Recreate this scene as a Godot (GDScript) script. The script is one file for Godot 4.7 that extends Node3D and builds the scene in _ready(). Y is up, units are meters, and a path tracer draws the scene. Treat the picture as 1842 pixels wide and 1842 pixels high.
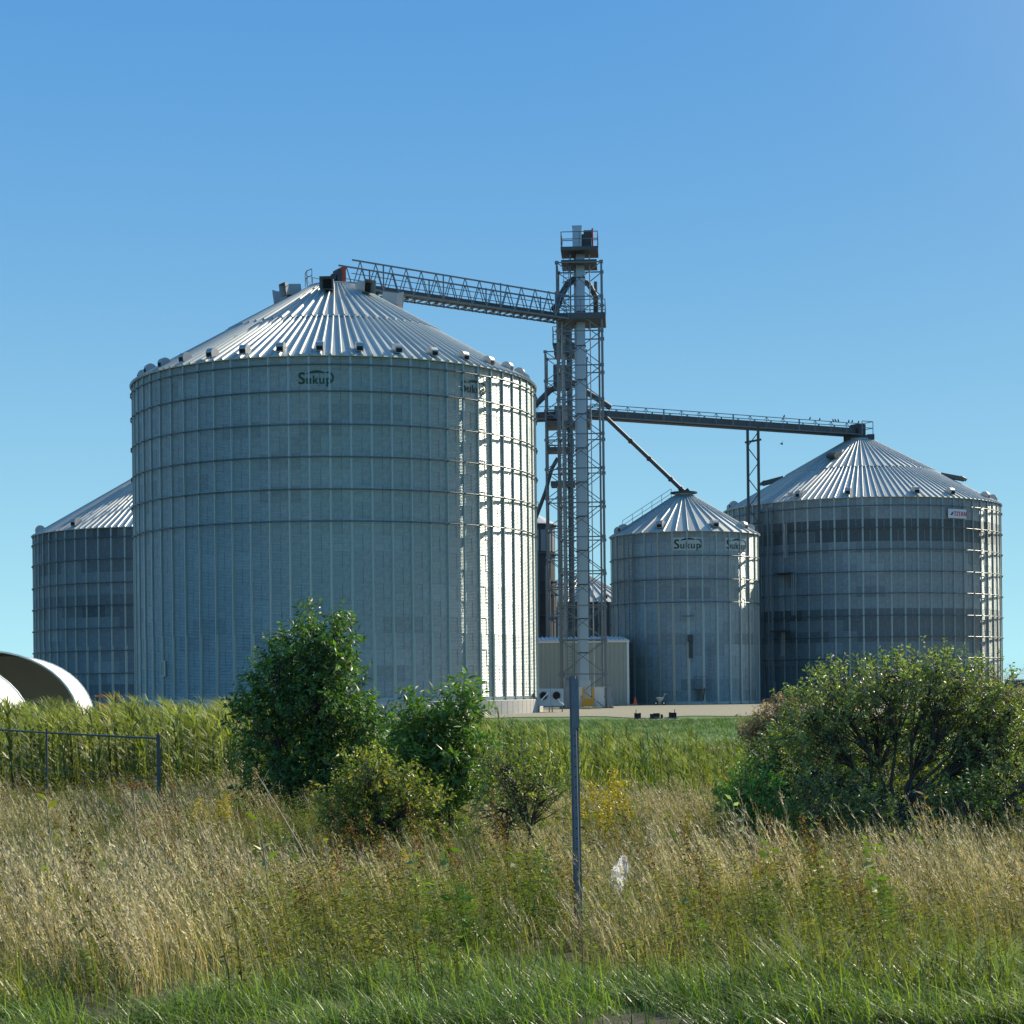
extends Node3D
# Grain bins behind a weedy roadside verge. Metres, y up; the yard beside the large bin is at y = 0, the camera looks along -z.

var M := {}
var names := {}
var rng := RandomNumberGenerator.new()
const SUN := Vector3(0.620, 0.588, -0.520)


class MB:
	var v := PackedVector3Array()
	var n := PackedVector3Array()
	var uv := PackedVector2Array()
	var c := PackedColorArray()
	var col := Color.WHITE
	var colored := false

	func tri(a: Vector3, b: Vector3, d: Vector3) -> void:
		var k := (b - a).cross(d - a).normalized()
		v.append(a); v.append(d); v.append(b)
		for i in 3:
			n.append(k)
			uv.append(Vector2.ZERO)
			c.append(col)

	func quad(a: Vector3, b: Vector3, d: Vector3, e: Vector3) -> void:   # counter-clockwise from outside
		var k := (b - a).cross(d - a)
		if k.length_squared() < 1e-14:
			k = (d - a).cross(e - a)
		quadn(a, b, d, e, k.normalized(), k.normalized(), k.normalized(), k.normalized())

	func quadn(a: Vector3, b: Vector3, d: Vector3, e: Vector3, na: Vector3, nb: Vector3, nd: Vector3, ne: Vector3, t := Rect2(0, 0, 1, 1)) -> void:
		v.append(a); v.append(d); v.append(b); v.append(a); v.append(e); v.append(d)
		n.append(na); n.append(nd); n.append(nb); n.append(na); n.append(ne); n.append(nd)
		var ua := t.position
		var ub := Vector2(t.end.x, t.position.y)
		var ue := Vector2(t.position.x, t.end.y)
		uv.append(ua); uv.append(t.end); uv.append(ub); uv.append(ua); uv.append(ue); uv.append(t.end)
		for i in 6:
			c.append(col)

	func box(ce: Vector3, s: Vector3, b := Basis()) -> void:
		var x := b.x * s.x * 0.5
		var y := b.y * s.y * 0.5
		var z := b.z * s.z * 0.5
		quad(ce - x - y + z, ce + x - y + z, ce + x + y + z, ce - x + y + z)
		quad(ce + x - y - z, ce - x - y - z, ce - x + y - z, ce + x + y - z)
		quad(ce + x - y + z, ce + x - y - z, ce + x + y - z, ce + x + y + z)
		quad(ce - x - y - z, ce - x - y + z, ce - x + y + z, ce - x + y - z)
		quad(ce - x + y + z, ce + x + y + z, ce + x + y - z, ce - x + y - z)
		quad(ce - x - y - z, ce + x - y - z, ce + x - y + z, ce - x - y + z)

	static func frame(d: Vector3, hint := Vector3.UP) -> Basis:   # z along d
		var z := d.normalized()
		if absf(z.dot(hint)) > 0.98:
			hint = Vector3(0, 0, 1) if absf(z.z) < 0.9 else Vector3(1, 0, 0)
		var x := hint.cross(z).normalized()
		return Basis(x, z.cross(x), z)

	func bar(a: Vector3, b: Vector3, w: float, h := -1.0) -> void:
		box((a + b) * 0.5, Vector3(w, w if h < 0 else h, a.distance_to(b)), frame(b - a))

	func tube(a: Vector3, b: Vector3, ra: float, rb: float, k := 6, caps := false) -> void:
		var f := frame(b - a)
		for i in k:
			var t0 := TAU * i / k
			var t1 := TAU * (i + 1) / k
			var d0 := f.x * cos(t0) + f.y * sin(t0)
			var d1 := f.x * cos(t1) + f.y * sin(t1)
			quadn(a + d0 * ra, a + d1 * ra, b + d1 * rb, b + d0 * rb, d0, d1, d1, d0)
			if caps:
				tri(b, b + d0 * rb, b + d1 * rb)
				tri(a, a + d1 * ra, a + d0 * ra)

	func path(p: Array, ra: float, rb: float, k := 6) -> void:
		for i in p.size() - 1:
			tube(p[i], p[i + 1], lerpf(ra, rb, float(i) / (p.size() - 1)), lerpf(ra, rb, float(i + 1) / (p.size() - 1)), k)

	func lathe(pr: Array, k: int, a0 := 0.0, a1 := TAU, smooth := true) -> void:   # profile of Vector2(r, y) listed upwards; angle from +z towards +x
		for j in pr.size() - 1:
			var p: Vector2 = pr[j]
			var q: Vector2 = pr[j + 1]
			var d := q - p
			for i in k:
				var t0 := lerpf(a0, a1, float(i) / k)
				var t1 := lerpf(a0, a1, float(i + 1) / k)
				var m := (t0 + t1) / 2
				var n0 := Vector3(sin(t0 if smooth else m) * d.y, -d.x, cos(t0 if smooth else m) * d.y).normalized()
				var n1 := Vector3(sin(t1 if smooth else m) * d.y, -d.x, cos(t1 if smooth else m) * d.y).normalized()
				quadn(Vector3(sin(t0) * p.x, p.y, cos(t0) * p.x), Vector3(sin(t1) * p.x, p.y, cos(t1) * p.x), Vector3(sin(t1) * q.x, q.y, cos(t1) * q.x), Vector3(sin(t0) * q.x, q.y, cos(t0) * q.x), n0, n1, n1, n0, Rect2(t0 * p.x, p.y, (t1 - t0) * p.x, q.y - p.y))

	func mesh(add_to: ArrayMesh = null) -> ArrayMesh:
		var m := add_to if add_to else ArrayMesh.new()
		var a := []
		a.resize(Mesh.ARRAY_MAX)
		a[Mesh.ARRAY_VERTEX] = v
		a[Mesh.ARRAY_NORMAL] = n
		a[Mesh.ARRAY_TEX_UV] = uv
		if colored:
			a[Mesh.ARRAY_COLOR] = c
		m.add_surface_from_arrays(Mesh.PRIMITIVE_TRIANGLES, a)
		return m


# ---------------------------------------------------------------- naming helpers
func numbered(called: String) -> String:
	var k: int = names.get(called, 0)
	names[called] = k + 1
	return called if k == 0 else "%s_%03d" % [called, k]


func tag(o: Node, label: String, category: String, group := "", kind := "") -> void:
	if label: o.set_meta("label", label)
	if category: o.set_meta("category", category)
	if group: o.set_meta("group", group)
	if kind: o.set_meta("kind", kind)


func thing(called: String, label: String, category: String, at := Vector3.ZERO, turn := 0.0, group := "") -> Node3D:
	var o := Node3D.new()
	o.name = numbered(called)
	add_child(o)
	o.position = at
	o.rotation.y = turn
	tag(o, label, category, group)
	return o


func part(called: String, m: Mesh, mat: Material, parent: Node, xf := Transform3D()) -> MeshInstance3D:
	var o := MeshInstance3D.new()
	o.name = numbered(called) if parent == self else called
	o.mesh = m
	if mat:
		o.material_override = mat
	o.transform = xf
	parent.add_child(o, true)
	return o


func struct(called: String, m: Mesh, mat: Material) -> MeshInstance3D:
	var o := part(called, m, mat, self)
	o.set_meta("kind", "structure")
	return o


func stuff(called: String, m: Mesh, xfs: Array, cols: Array, mat: Material, label: String, category: String) -> void:
	var mm := MultiMesh.new()
	mm.transform_format = MultiMesh.TRANSFORM_3D
	mm.use_colors = true
	mm.mesh = m
	mm.instance_count = xfs.size()
	for i in xfs.size():
		mm.set_instance_transform(i, xfs[i])
		mm.set_instance_color(i, cols[i])
	var o := MultiMeshInstance3D.new()
	o.name = numbered(called)
	o.multimesh = mm
	o.material_override = mat
	add_child(o)
	tag(o, label, category, "", "stuff")


# ---------------------------------------------------------------- materials
func mat(called: String, albedo: Color, rough := 0.8, metal := 0.0) -> StandardMaterial3D:
	var m := StandardMaterial3D.new()
	m.resource_name = called
	m.albedo_color = albedo.linear_to_srgb()
	m.roughness = rough
	m.metallic = metal
	M[called] = m
	return m


func leafy(called: String, back: Color, rough := 0.45) -> StandardMaterial3D:
	var m := mat(called, Color(1, 1, 1), rough)
	m.vertex_color_use_as_albedo = true
	m.backlight_enabled = true
	m.backlight = back
	m.metallic_specular = 0.5
	return m


func noise_tex(freq: float, ramp: Array, size := 512, sd := 1, octaves := 4, normal := 0.0) -> NoiseTexture2D:
	var f := FastNoiseLite.new()
	f.noise_type = FastNoiseLite.TYPE_SIMPLEX_SMOOTH
	f.frequency = freq
	f.seed = sd
	f.fractal_octaves = octaves
	var t := NoiseTexture2D.new()
	t.width = size
	t.height = size
	t.seamless = true
	t.noise = f
	if normal > 0.0:
		t.as_normal_map = true
		t.bump_strength = normal
	else:
		var g := Gradient.new()
		g.offsets = PackedFloat32Array()
		g.colors = PackedColorArray()
		for i in ramp.size():
			var col: Color = ramp[i]
			g.add_point(float(i) / (ramp.size() - 1), col.linear_to_srgb())
		t.color_ramp = g
	return t


func make_materials() -> void:
	# corrugation of the bin walls: eleven waves up one sheet
	var im := Image.create(8, 352, false, Image.FORMAT_RGB8)
	for y in 352:
		var s := 0.75 * cos(TAU * y * 11.0 / 352.0)
		var k := Vector3(0, s, 1).normalized()
		for x in 8:
			im.set_pixel(x, y, Color(k.x * 0.5 + 0.5, k.y * 0.5 + 0.5, k.z * 0.5 + 0.5))
	var wave := ImageTexture.create_from_image(im)
	# galvanised sheet: faint vertical runs and blotches
	var gi := Image.create(256, 256, false, Image.FORMAT_RGB8)
	var f := FastNoiseLite.new()
	f.seed = 5
	f.frequency = 0.02
	for y in 256:
		for x in 256:
			var a := f.get_noise_2d(x * 2.0, y * 0.35) * 0.06 + f.get_noise_2d(x * 6.0 + 900, y * 6.0) * 0.015 + f.get_noise_2d(x * 0.6, y * 0.6 + 400) * 0.05
			var t := clampf(0.9 + a, 0, 1)
			gi.set_pixel(x, y, Color(t, t, t))
	var runs := ImageTexture.create_from_image(gi)
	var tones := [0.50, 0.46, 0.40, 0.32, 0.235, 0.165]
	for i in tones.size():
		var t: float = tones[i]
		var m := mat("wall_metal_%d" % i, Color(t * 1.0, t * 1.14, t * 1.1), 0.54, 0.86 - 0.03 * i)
		m.albedo_texture = runs
		m.normal_enabled = true
		m.normal_texture = wave
		m.normal_scale = 1.0
	var sm := mat("seam", Color(0.26, 0.285, 0.28), 0.5, 0.8)
	sm.normal_enabled = true
	sm.normal_texture = wave
	mat("stiffener_metal", Color(0.33, 0.38, 0.38), 0.42, 0.75)
	mat("ring_metal", Color(0.13, 0.145, 0.15), 0.4, 0.7)
	for i in 3:
		var rt: float = [0.58, 0.54, 0.50][i]
		var m := mat("roof_metal_%d" % i, Color(rt * 0.95, rt * 1.02, rt * 0.95), 0.46 + 0.03 * i, 0.12)
		m.albedo_texture = runs
	mat("roof_under", Color(0.2, 0.2, 0.2), 0.7, 0.3)
	mat("vent_metal", Color(0.34, 0.36, 0.36), 0.45, 0.5)
	mat("dark_opening", Color(0.015, 0.015, 0.015), 0.9)
	mat("tower_metal", Color(0.16, 0.182, 0.195), 0.5, 0.5)
	mat("tower_pale", Color(0.36, 0.38, 0.38), 0.5, 0.4)
	mat("tower_dark", Color(0.06, 0.066, 0.07), 0.6, 0.3)
	mat("casing_metal", Color(0.36, 0.43, 0.49), 0.42, 0.55)
	mat("conveyor_metal", Color(0.08, 0.09, 0.092), 0.55, 0.35)
	mat("red_paint", Color(0.45, 0.06, 0.025), 0.5)
	mat("orange_paint", Color(0.62, 0.16, 0.03), 0.5)
	mat("yellow_paint", Color(0.62, 0.34, 0.03), 0.5)
	mat("cone_orange", Color(0.85, 0.10, 0.04), 0.5)
	mat("white_paint", Color(0.75, 0.75, 0.72), 0.5)
	mat("cabinet_white", Color(0.6, 0.62, 0.6), 0.5)
	mat("cabinet_grey", Color(0.22, 0.25, 0.27), 0.5)
	mat("fan_blue", Color(0.36, 0.44, 0.48), 0.5, 0.2)
	mat("logo_green", Color(0.012, 0.05, 0.035), 0.55)
	mat("decal_back", Color(0.42, 0.45, 0.43), 0.6, 0.1)
	mat("sign_white", Color(0.62, 0.64, 0.66), 0.5)
	mat("sign_red", Color(0.55, 0.03, 0.04), 0.5)
	mat("sign_dark", Color(0.05, 0.05, 0.07), 0.5)
	mat("black_stump", Color(0.02, 0.018, 0.02), 0.9)
	mat("tyre", Color(0.02, 0.02, 0.02), 0.85)
	mat("fabric_white", Color(0.78, 0.78, 0.74), 0.7)
	mat("roof_shed", Color(0.62, 0.6, 0.55), 0.5)
	var sh := mat("shed_wall", Color(0.46, 0.46, 0.375), 0.55)
	sh.albedo_texture = runs
	var co := mat("concrete", Color(0.5, 0.48, 0.43), 0.9)
	co.albedo_texture = noise_tex(0.03, [Color(0.8, 0.8, 0.8), Color(1, 1, 1)], 256, 3)
	co.uv1_triplanar = true
	co.uv1_scale = Vector3(0.4, 0.4, 0.4)
	var po := mat("post_metal", Color(0.19, 0.21, 0.23), 0.6, 0.2)
	po.albedo_texture = noise_tex(0.04, [Color(0.75, 0.75, 0.75), Color(1, 1, 1)], 256, 8)
	po.uv1_triplanar = true
	po.uv1_scale = Vector3(4, 1.2, 4)
	mat("fence_metal", Color(0.07, 0.085, 0.085), 0.55, 0.2)
	mat("wood_grey", Color(0.3, 0.27, 0.22), 0.9)
	var g := mat("soil", Color(0.85, 0.85, 0.85), 0.95)
	g.albedo_texture = noise_tex(0.015, [Color(0.02, 0.02, 0.01), Color(0.038, 0.034, 0.018), Color(0.055, 0.047, 0.027)], 512, 11)
	g.uv1_triplanar = true
	g.uv1_world_triplanar = true
	g.uv1_scale = Vector3(0.2, 0.2, 0.2)
	var lw := mat("lawn_grass", Color(1, 1, 1), 0.9)
	lw.albedo_texture = noise_tex(0.03, [Color(0.03, 0.085, 0.012), Color(0.055, 0.135, 0.022), Color(0.10, 0.18, 0.04)], 512, 21, 5)
	lw.uv1_triplanar = true
	lw.uv1_world_triplanar = true
	lw.uv1_scale = Vector3(0.12, 0.12, 0.12)
	lw.normal_enabled = true
	lw.normal_texture = noise_tex(0.06, [], 512, 22, 4, 6.0)
	var gr := mat("gravel", Color(1, 1, 1), 0.95)
	gr.albedo_texture = noise_tex(0.05, [Color(0.13, 0.125, 0.085), Color(0.20, 0.19, 0.135), Color(0.28, 0.265, 0.195)], 512, 31, 5)
	gr.uv1_triplanar = true
	gr.uv1_world_triplanar = true
	gr.uv1_scale = Vector3(0.15, 0.15, 0.15)
	var asph := mat("asphalt", Color(1, 1, 1), 0.9)
	asph.albedo_texture = noise_tex(0.2, [Color(0.03, 0.03, 0.032), Color(0.055, 0.055, 0.055), Color(0.085, 0.08, 0.075)], 512, 41, 4)
	asph.uv1_triplanar = true
	asph.uv1_world_triplanar = true
	mat("bark", Color(0.09, 0.075, 0.06), 0.9)
	leafy("leaf", Color(0.8, 0.9, 0.4), 0.42)
	leafy("weed_leaf", Color(0.85, 0.9, 0.45), 0.62).metallic_specular = 0.25
	leafy("leaf_gloss", Color(0.6, 0.66, 0.35), 0.38)
	leafy("blade", Color(0.9, 0.95, 0.5), 0.42)
	leafy("dry_blade", Color(0.9, 0.85, 0.6), 0.6)
	var pw := mat("plastic_white", Color(0.72, 0.72, 0.7), 0.45)
	pw.cull_mode = BaseMaterial3D.CULL_DISABLED
	pw.backlight_enabled = true
	pw.backlight = Color(0.9, 0.9, 0.9)
	mat("bird_dark", Color(0.02, 0.02, 0.025), 0.8)
	mat("far_blue", Color(0.09, 0.12, 0.16), 0.8)


# ---------------------------------------------------------------- ground
func ss(a: float, b: float, x: float) -> float:
	return smoothstep(a, b, x)


func ground_h(x: float, z: float) -> float:
	var d := -z
	var h := 0.30 - 0.20 * ss(9.2, 13.0, d) - 0.35 * ss(12.5, 20.0, d)
	var right := ss(-3.0, 1.5, x) * (1.0 - ss(11.0, 22.0, x) * 0.6)
	h -= 0.62 * ss(27.0, 36.0, d) * (1.0 - ss(56.0, 68.0, d)) * right
	h += 0.22 * ss(60.0, 90.0, d) + 0.2 * ss(115.0, 160.0, d)
	h += 0.05 * sin(x * 0.9 + d * 0.4) * ss(10.5, 14.0, d) * (1.0 - ss(60, 80, d))
	return h


func grid(xs: Array, ds: Array, lift: float) -> ArrayMesh:
	var b := MB.new()
	for i in xs.size() - 1:
		for j in ds.size() - 1:
			var p := []
			for q in [[i, j], [i + 1, j], [i + 1, j + 1], [i, j + 1]]:
				p.append(Vector3(xs[q[0]], ground_h(xs[q[0]], -ds[q[1]]) + lift, -ds[q[1]]))
			b.quad(p[0], p[1], p[2], p[3])
	return b.mesh()


func seq(a: float, b: float, s: float) -> Array:
	var r := []
	var x := a
	while x < b - 1e-4:
		r.append(x)
		x += s
	r.append(b)
	return r


func make_ground() -> void:
	var xs := [-3000.0, -800.0, -250.0, -120.0, -60.0] + seq(-40, 40, 2.0) + [60.0, 120.0, 250.0, 800.0, 3000.0]
	var ds := [-60.0, -10.0] + seq(0, 40, 1.0) + seq(42, 90, 3.0) + seq(100, 260, 20) + [400.0, 900.0, 3000.0]
	struct("ground", grid(xs, ds, 0.0), M.soil)
	struct("road", grid([-60.0, -30.0, -15.0, 0.0, 15.0, 30.0, 60.0], seq(1.0, 8.8, 1.0), 0.012), M.asphalt)
	struct("lawn", grid(seq(-60, 90, 5.0), seq(58, 128, 3.0), 0.03), M.lawn_grass)
	# gravel yard with a ragged front edge
	var b := MB.new()
	var prev := Vector2.ZERO
	var first := true
	for i in 121:
		var x := -70.0 + i * 1.25
		var front := 117.0 + 2.0 * sin(x * 0.31) + 1.2 * sin(x * 1.13 + 1.0) - 9.0 * exp(-pow((x - 8.3) / 1.9, 2)) + 4.0 * ss(14, 20, x)
		if not first:
			for k in 6:
				var t0 := k / 6.0
				var t1 := (k + 1) / 6.0
				var q := [Vector2(prev.x, lerpf(prev.y, 290.0, t0 * t0)), Vector2(x, lerpf(front, 290.0, t0 * t0)), Vector2(x, lerpf(front, 290.0, t1 * t1)), Vector2(prev.x, lerpf(prev.y, 290.0, t1 * t1))]
				var p := []
				for w in q:
					p.append(Vector3(w.x, ground_h(w.x, -w.y) + 0.07, -w.y))
				b.quad(p[0], p[1], p[2], p[3])
		first = false
		prev = Vector2(x, front)
	struct("gravel_yard", b.mesh(), M.gravel)


# ---------------------------------------------------------------- grain bins
func on_cyl(p: Vector3, R: float) -> Vector3:   # flat (x, y, out) wrapped on a cylinder of radius R
	var t := p.x / R
	return Vector3(sin(t) * (R + p.z), p.y, cos(t) * (R + p.z))


func wrapped_text(txt: String, size: float, R: float, x0: float, y0: float, out: float, bold := true) -> ArrayMesh:
	var tm := TextMesh.new()
	var fnt := SystemFont.new()
	fnt.font_names = PackedStringArray(["Droid Sans"])
	fnt.font_weight = 700 if bold else 400
	tm.font = fnt
	tm.text = txt
	tm.font_size = 64
	tm.pixel_size = size / 64.0
	tm.depth = 0.012
	var a := tm.get_mesh_arrays()
	var vs: PackedVector3Array = a[Mesh.ARRAY_VERTEX]
	var ix: PackedInt32Array = a[Mesh.ARRAY_INDEX]
	var b := MB.new()
	for i in range(0, ix.size(), 3):
		var p := []
		for k in 3:
			var q := vs[ix[i + k]]
			p.append(on_cyl(Vector3(q.x + x0, q.y + y0, q.z + out), R))
		b.tri(p[0], p[2], p[1])
	return b.mesh()


func ribbon(pts: Array, R: float, x0: float, y0: float, out: float) -> ArrayMesh:   # pts: Vector3(x, y, half width)
	var b := MB.new()
	for i in pts.size() - 1:
		var p: Vector3 = pts[i]
		var q: Vector3 = pts[i + 1]
		var d := Vector2(q.x - p.x, q.y - p.y).normalized()
		var w := Vector2(-d.y, d.x)
		b.quad(on_cyl(Vector3(p.x - w.x * p.z + x0, p.y - w.y * p.z + y0, out), R), on_cyl(Vector3(q.x - w.x * q.z + x0, q.y - w.y * q.z + y0, out), R), on_cyl(Vector3(q.x + w.x * q.z + x0, q.y + w.y * q.z + y0, out), R), on_cyl(Vector3(p.x + w.x * p.z + x0, p.y + w.y * p.z + y0, out), R))
	return b.mesh()


func logo(root: Node3D, R: float, deg: float, y: float, step: float, k: float, backed: bool) -> void:
	# a large S, the letters uku, then p, split by two stiffeners, under a swoosh
	var x := deg_to_rad(deg) * R
	var o := 0.03
	if backed:
		var bk := MB.new()
		for i in 8:
			var xa := lerpf(-1.55, 1.6, i / 8.0) * k + x
			var xb := lerpf(-1.55, 1.6, (i + 1) / 8.0) * k + x
			bk.quad(on_cyl(Vector3(xa, y - 0.62 * k, 0.02), R), on_cyl(Vector3(xb, y - 0.62 * k, 0.02), R), on_cyl(Vector3(xb, y + 0.66 * k, 0.02), R), on_cyl(Vector3(xa, y + 0.66 * k, 0.02), R))
		part("logo_backing", bk.mesh(), M.decal_back, root)
	var s := part("logo_letter", wrapped_text("S", 1.28 * k, R, x - 1.1 * k, y - 0.02 * k, o), M.logo_green, root)
	s.set_meta("label", "large letter S of the bin maker's logo")
	part("logo_letters", wrapped_text("uku", 0.86 * k, R, x - 0.03 * k, y - 0.17 * k, o), M.logo_green, root)
	part("logo_letter", wrapped_text("p", 0.86 * k, R, x + 1.05 * k, y - 0.17 * k, o), M.logo_green, root)
	var pts := []
	for i in 15:
		var t := i / 14.0
		pts.append(Vector3(lerpf(-0.72, 0.75, t) * k, (0.36 + 0.16 * sin(t * PI * 0.9)) * k, (0.03 + 0.075 * sin(t * PI)) * k))
	part("logo_swoosh", ribbon(pts, R, x, y, o), M.logo_green, root)
	pts = []
	for i in 13:
		var t := lerpf(1.9, -1.2, i / 12.0)
		pts.append(Vector3((0.98 + 0.42 * cos(t)) * k, (0.0 + 0.46 * sin(t)) * k, (0.035 + 0.04 * sin(i / 12.0 * PI)) * k))
	part("logo_swoosh", ribbon(pts, R, x, y, o), M.logo_green, root)


func sheet_mesh(R: float, dphi: float, h: float) -> ArrayMesh:
	var b := MB.new()
	var k := 5
	var hi := h + 0.02
	for i in k:
		var t0 := lerpf(-dphi / 2, dphi / 2, float(i) / k)
		var t1 := lerpf(-dphi / 2, dphi / 2, float(i + 1) / k)
		var r0 := R + 0.005 * (1.0 - float(i) / k)
		var r1 := R + 0.005 * (1.0 - float(i + 1) / k)
		var n0 := Vector3(sin(t0), 0, cos(t0))
		var n1 := Vector3(sin(t1), 0, cos(t1))
		b.quadn(n0 * (r0 + 0.007) , n1 * (r1 + 0.007), n1 * r1 + Vector3(0, hi, 0), n0 * r0 + Vector3(0, hi, 0), n0, n1, n1, n0, Rect2(float(i) / k, 0, 1.0 / k, 1))
		b.quad(n0 * (R - 0.01), n1 * (R - 0.01), n1 * (r1 + 0.007), n0 * (r0 + 0.007))
	var m := b.mesh()
	# bolted side lap
	var s := MB.new()
	var w := 0.06 / R
	var c0 := -dphi / 2
	var na := Vector3(sin(c0), 0, cos(c0))
	var nb := Vector3(sin(c0 + w), 0, cos(c0 + w))
	var up := Vector3(0, h, 0)
	var rr := R + 0.015
	s.quadn(na * rr, nb * rr, nb * rr + up, na * rr + up, na, nb, nb, na)
	s.quad(na * (R - 0.005), na * rr, na * rr + up, na * (R - 0.005) + up)
	s.quad(nb * rr, nb * (R - 0.005), nb * (R - 0.005) + up, nb * rr + up)
	s.mesh(m)
	return m


func roof_panel_mesh(r0: float, r1: float, R: float, ye: float, sl: float, delta: float, lift: float, rw: float, rh: float) -> ArrayMesh:
	# r0 outer, r1 inner; one raised rib along the left edge, then the flat pan
	var nn := Vector3(0, cos(sl), sin(sl))
	var prof := [Vector2(0, 0), Vector2(0.14, 0.55), Vector2(0.33, 0.97), Vector2(0.66, 1.0), Vector2(0.86, 0.55), Vector2(1.0, 0)]
	var nrm := [Vector2(-0.9, 0.45), Vector2(-0.88, 0.48), Vector2(-0.45, 0.9), Vector2(0.45, 0.9), Vector2(0.88, 0.48), Vector2(0.9, 0.45)]
	var b := MB.new()
	var at := func(r: float, s: float, h: float) -> Vector3:
		return Vector3(s, ye + (R - r) * tan(sl), r) + nn * (h + lift)
	var w0 := 2 * r0 * tan(delta / 2)
	var w1 := 2 * r1 * tan(delta / 2)
	var rw1 := minf(rw, w1 * 0.45)
	for i in prof.size() - 1:
		var p: Vector2 = prof[i]
		var q: Vector2 = prof[i + 1]
		var np: Vector2 = nrm[i]
		var nq: Vector2 = nrm[i + 1]
		var n0 := (Vector3(np.x, 0, 0) + nn * np.y).normalized()
		var n1 := (Vector3(nq.x, 0, 0) + nn * nq.y).normalized()
		b.quadn(at.call(r0, -w0 / 2 + p.x * rw, p.y * rh), at.call(r0, -w0 / 2 + q.x * rw, q.y * rh), at.call(r1, -w1 / 2 + q.x * rw1, q.y * rh), at.call(r1, -w1 / 2 + p.x * rw1, p.y * rh), n0, n1, n1, n0)
	b.quadn(at.call(r0, -w0 / 2 + rw, 0), at.call(r0, w0 / 2, 0), at.call(r1, w1 / 2, 0), at.call(r1, -w1 / 2 + rw1, 0), nn, nn, nn, nn)
	# closed lower end of the rib and the folded edge
	for i in range(1, prof.size() - 1):
		b.tri(at.call(r0, -w0 / 2, 0), at.call(r0, -w0 / 2 + prof[i + 1].x * rw, prof[i + 1].y * rh), at.call(r0, -w0 / 2 + prof[i].x * rw, prof[i].y * rh))
	b.quad(at.call(r0, -w0 / 2, -0.05), at.call(r0, w0 / 2, -0.05), at.call(r0, w0 / 2, 0), at.call(r0, -w0 / 2, 0))
	return b.mesh()


func eave_vent_mesh(rad: float, wid: float) -> ArrayMesh:
	# hood with its axis along the eave: round back, upright mouth on the low side
	var b := MB.new()
	var pr := [Vector2(0.92, -0.45), Vector2(0.95, 0.25), Vector2(0.88, 0.55), Vector2(0.62, 0.86), Vector2(0.25, 1.02), Vector2(-0.15, 1.0), Vector2(-0.55, 0.8), Vector2(-0.85, 0.42), Vector2(-1.0, -0.05), Vector2(-1.0, -0.5)]
	var x := Vector3(wid / 2, 0, 0)
	for i in pr.size() - 1:
		var p := Vector3(0, pr[i].y, pr[i].x) * rad
		var q := Vector3(0, pr[i + 1].y, pr[i + 1].x) * rad
		b.quad(p - x, p + x, q + x, q - x)
		b.tri(x + Vector3(0, -0.2, 0) * rad, x + q, x + p)
		b.tri(-x + Vector3(0, -0.2, 0) * rad, -x + p, -x + q)
	return b.mesh()


func vent_mouth_mesh(rad: float, wid: float) -> ArrayMesh:
	var b := MB.new()
	b.box(Vector3(0, 0.02 * rad, 0.945 * rad), Vector3(wid * 0.8, 0.62 * rad, 0.03))
	return b.mesh()


func roof_vent_mesh() -> ArrayMesh:
	# square duct that leans out of the roof with a flared hood
	var b := MB.new()
	b.box(Vector3(0, 0.25, 0), Vector3(0.62, 0.7, 0.8))
	var lo := 0.30
	var hi := 0.44
	for s in [[-1, 1], [1, -1]]:
		pass
	var c := [Vector3(-lo, -0.05, 0.4), Vector3(lo, -0.05, 0.4), Vector3(lo, 0.58, 0.4), Vector3(-lo, 0.58, 0.4)]
	var d := [Vector3(-hi, -0.12, 0.78), Vector3(hi, -0.12, 0.78), Vector3(hi, 0.70, 0.78), Vector3(-hi, 0.70, 0.78)]
	for i in 4:
		var j := (i + 1) % 4
		b.quad(d[i], d[j], c[j], c[i])
		b.quad(c[i] + Vector3(0, 0, 0.02), c[j] + Vector3(0, 0, 0.02), d[j] * 0.98, d[i] * 0.98)
	return b.mesh()


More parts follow.
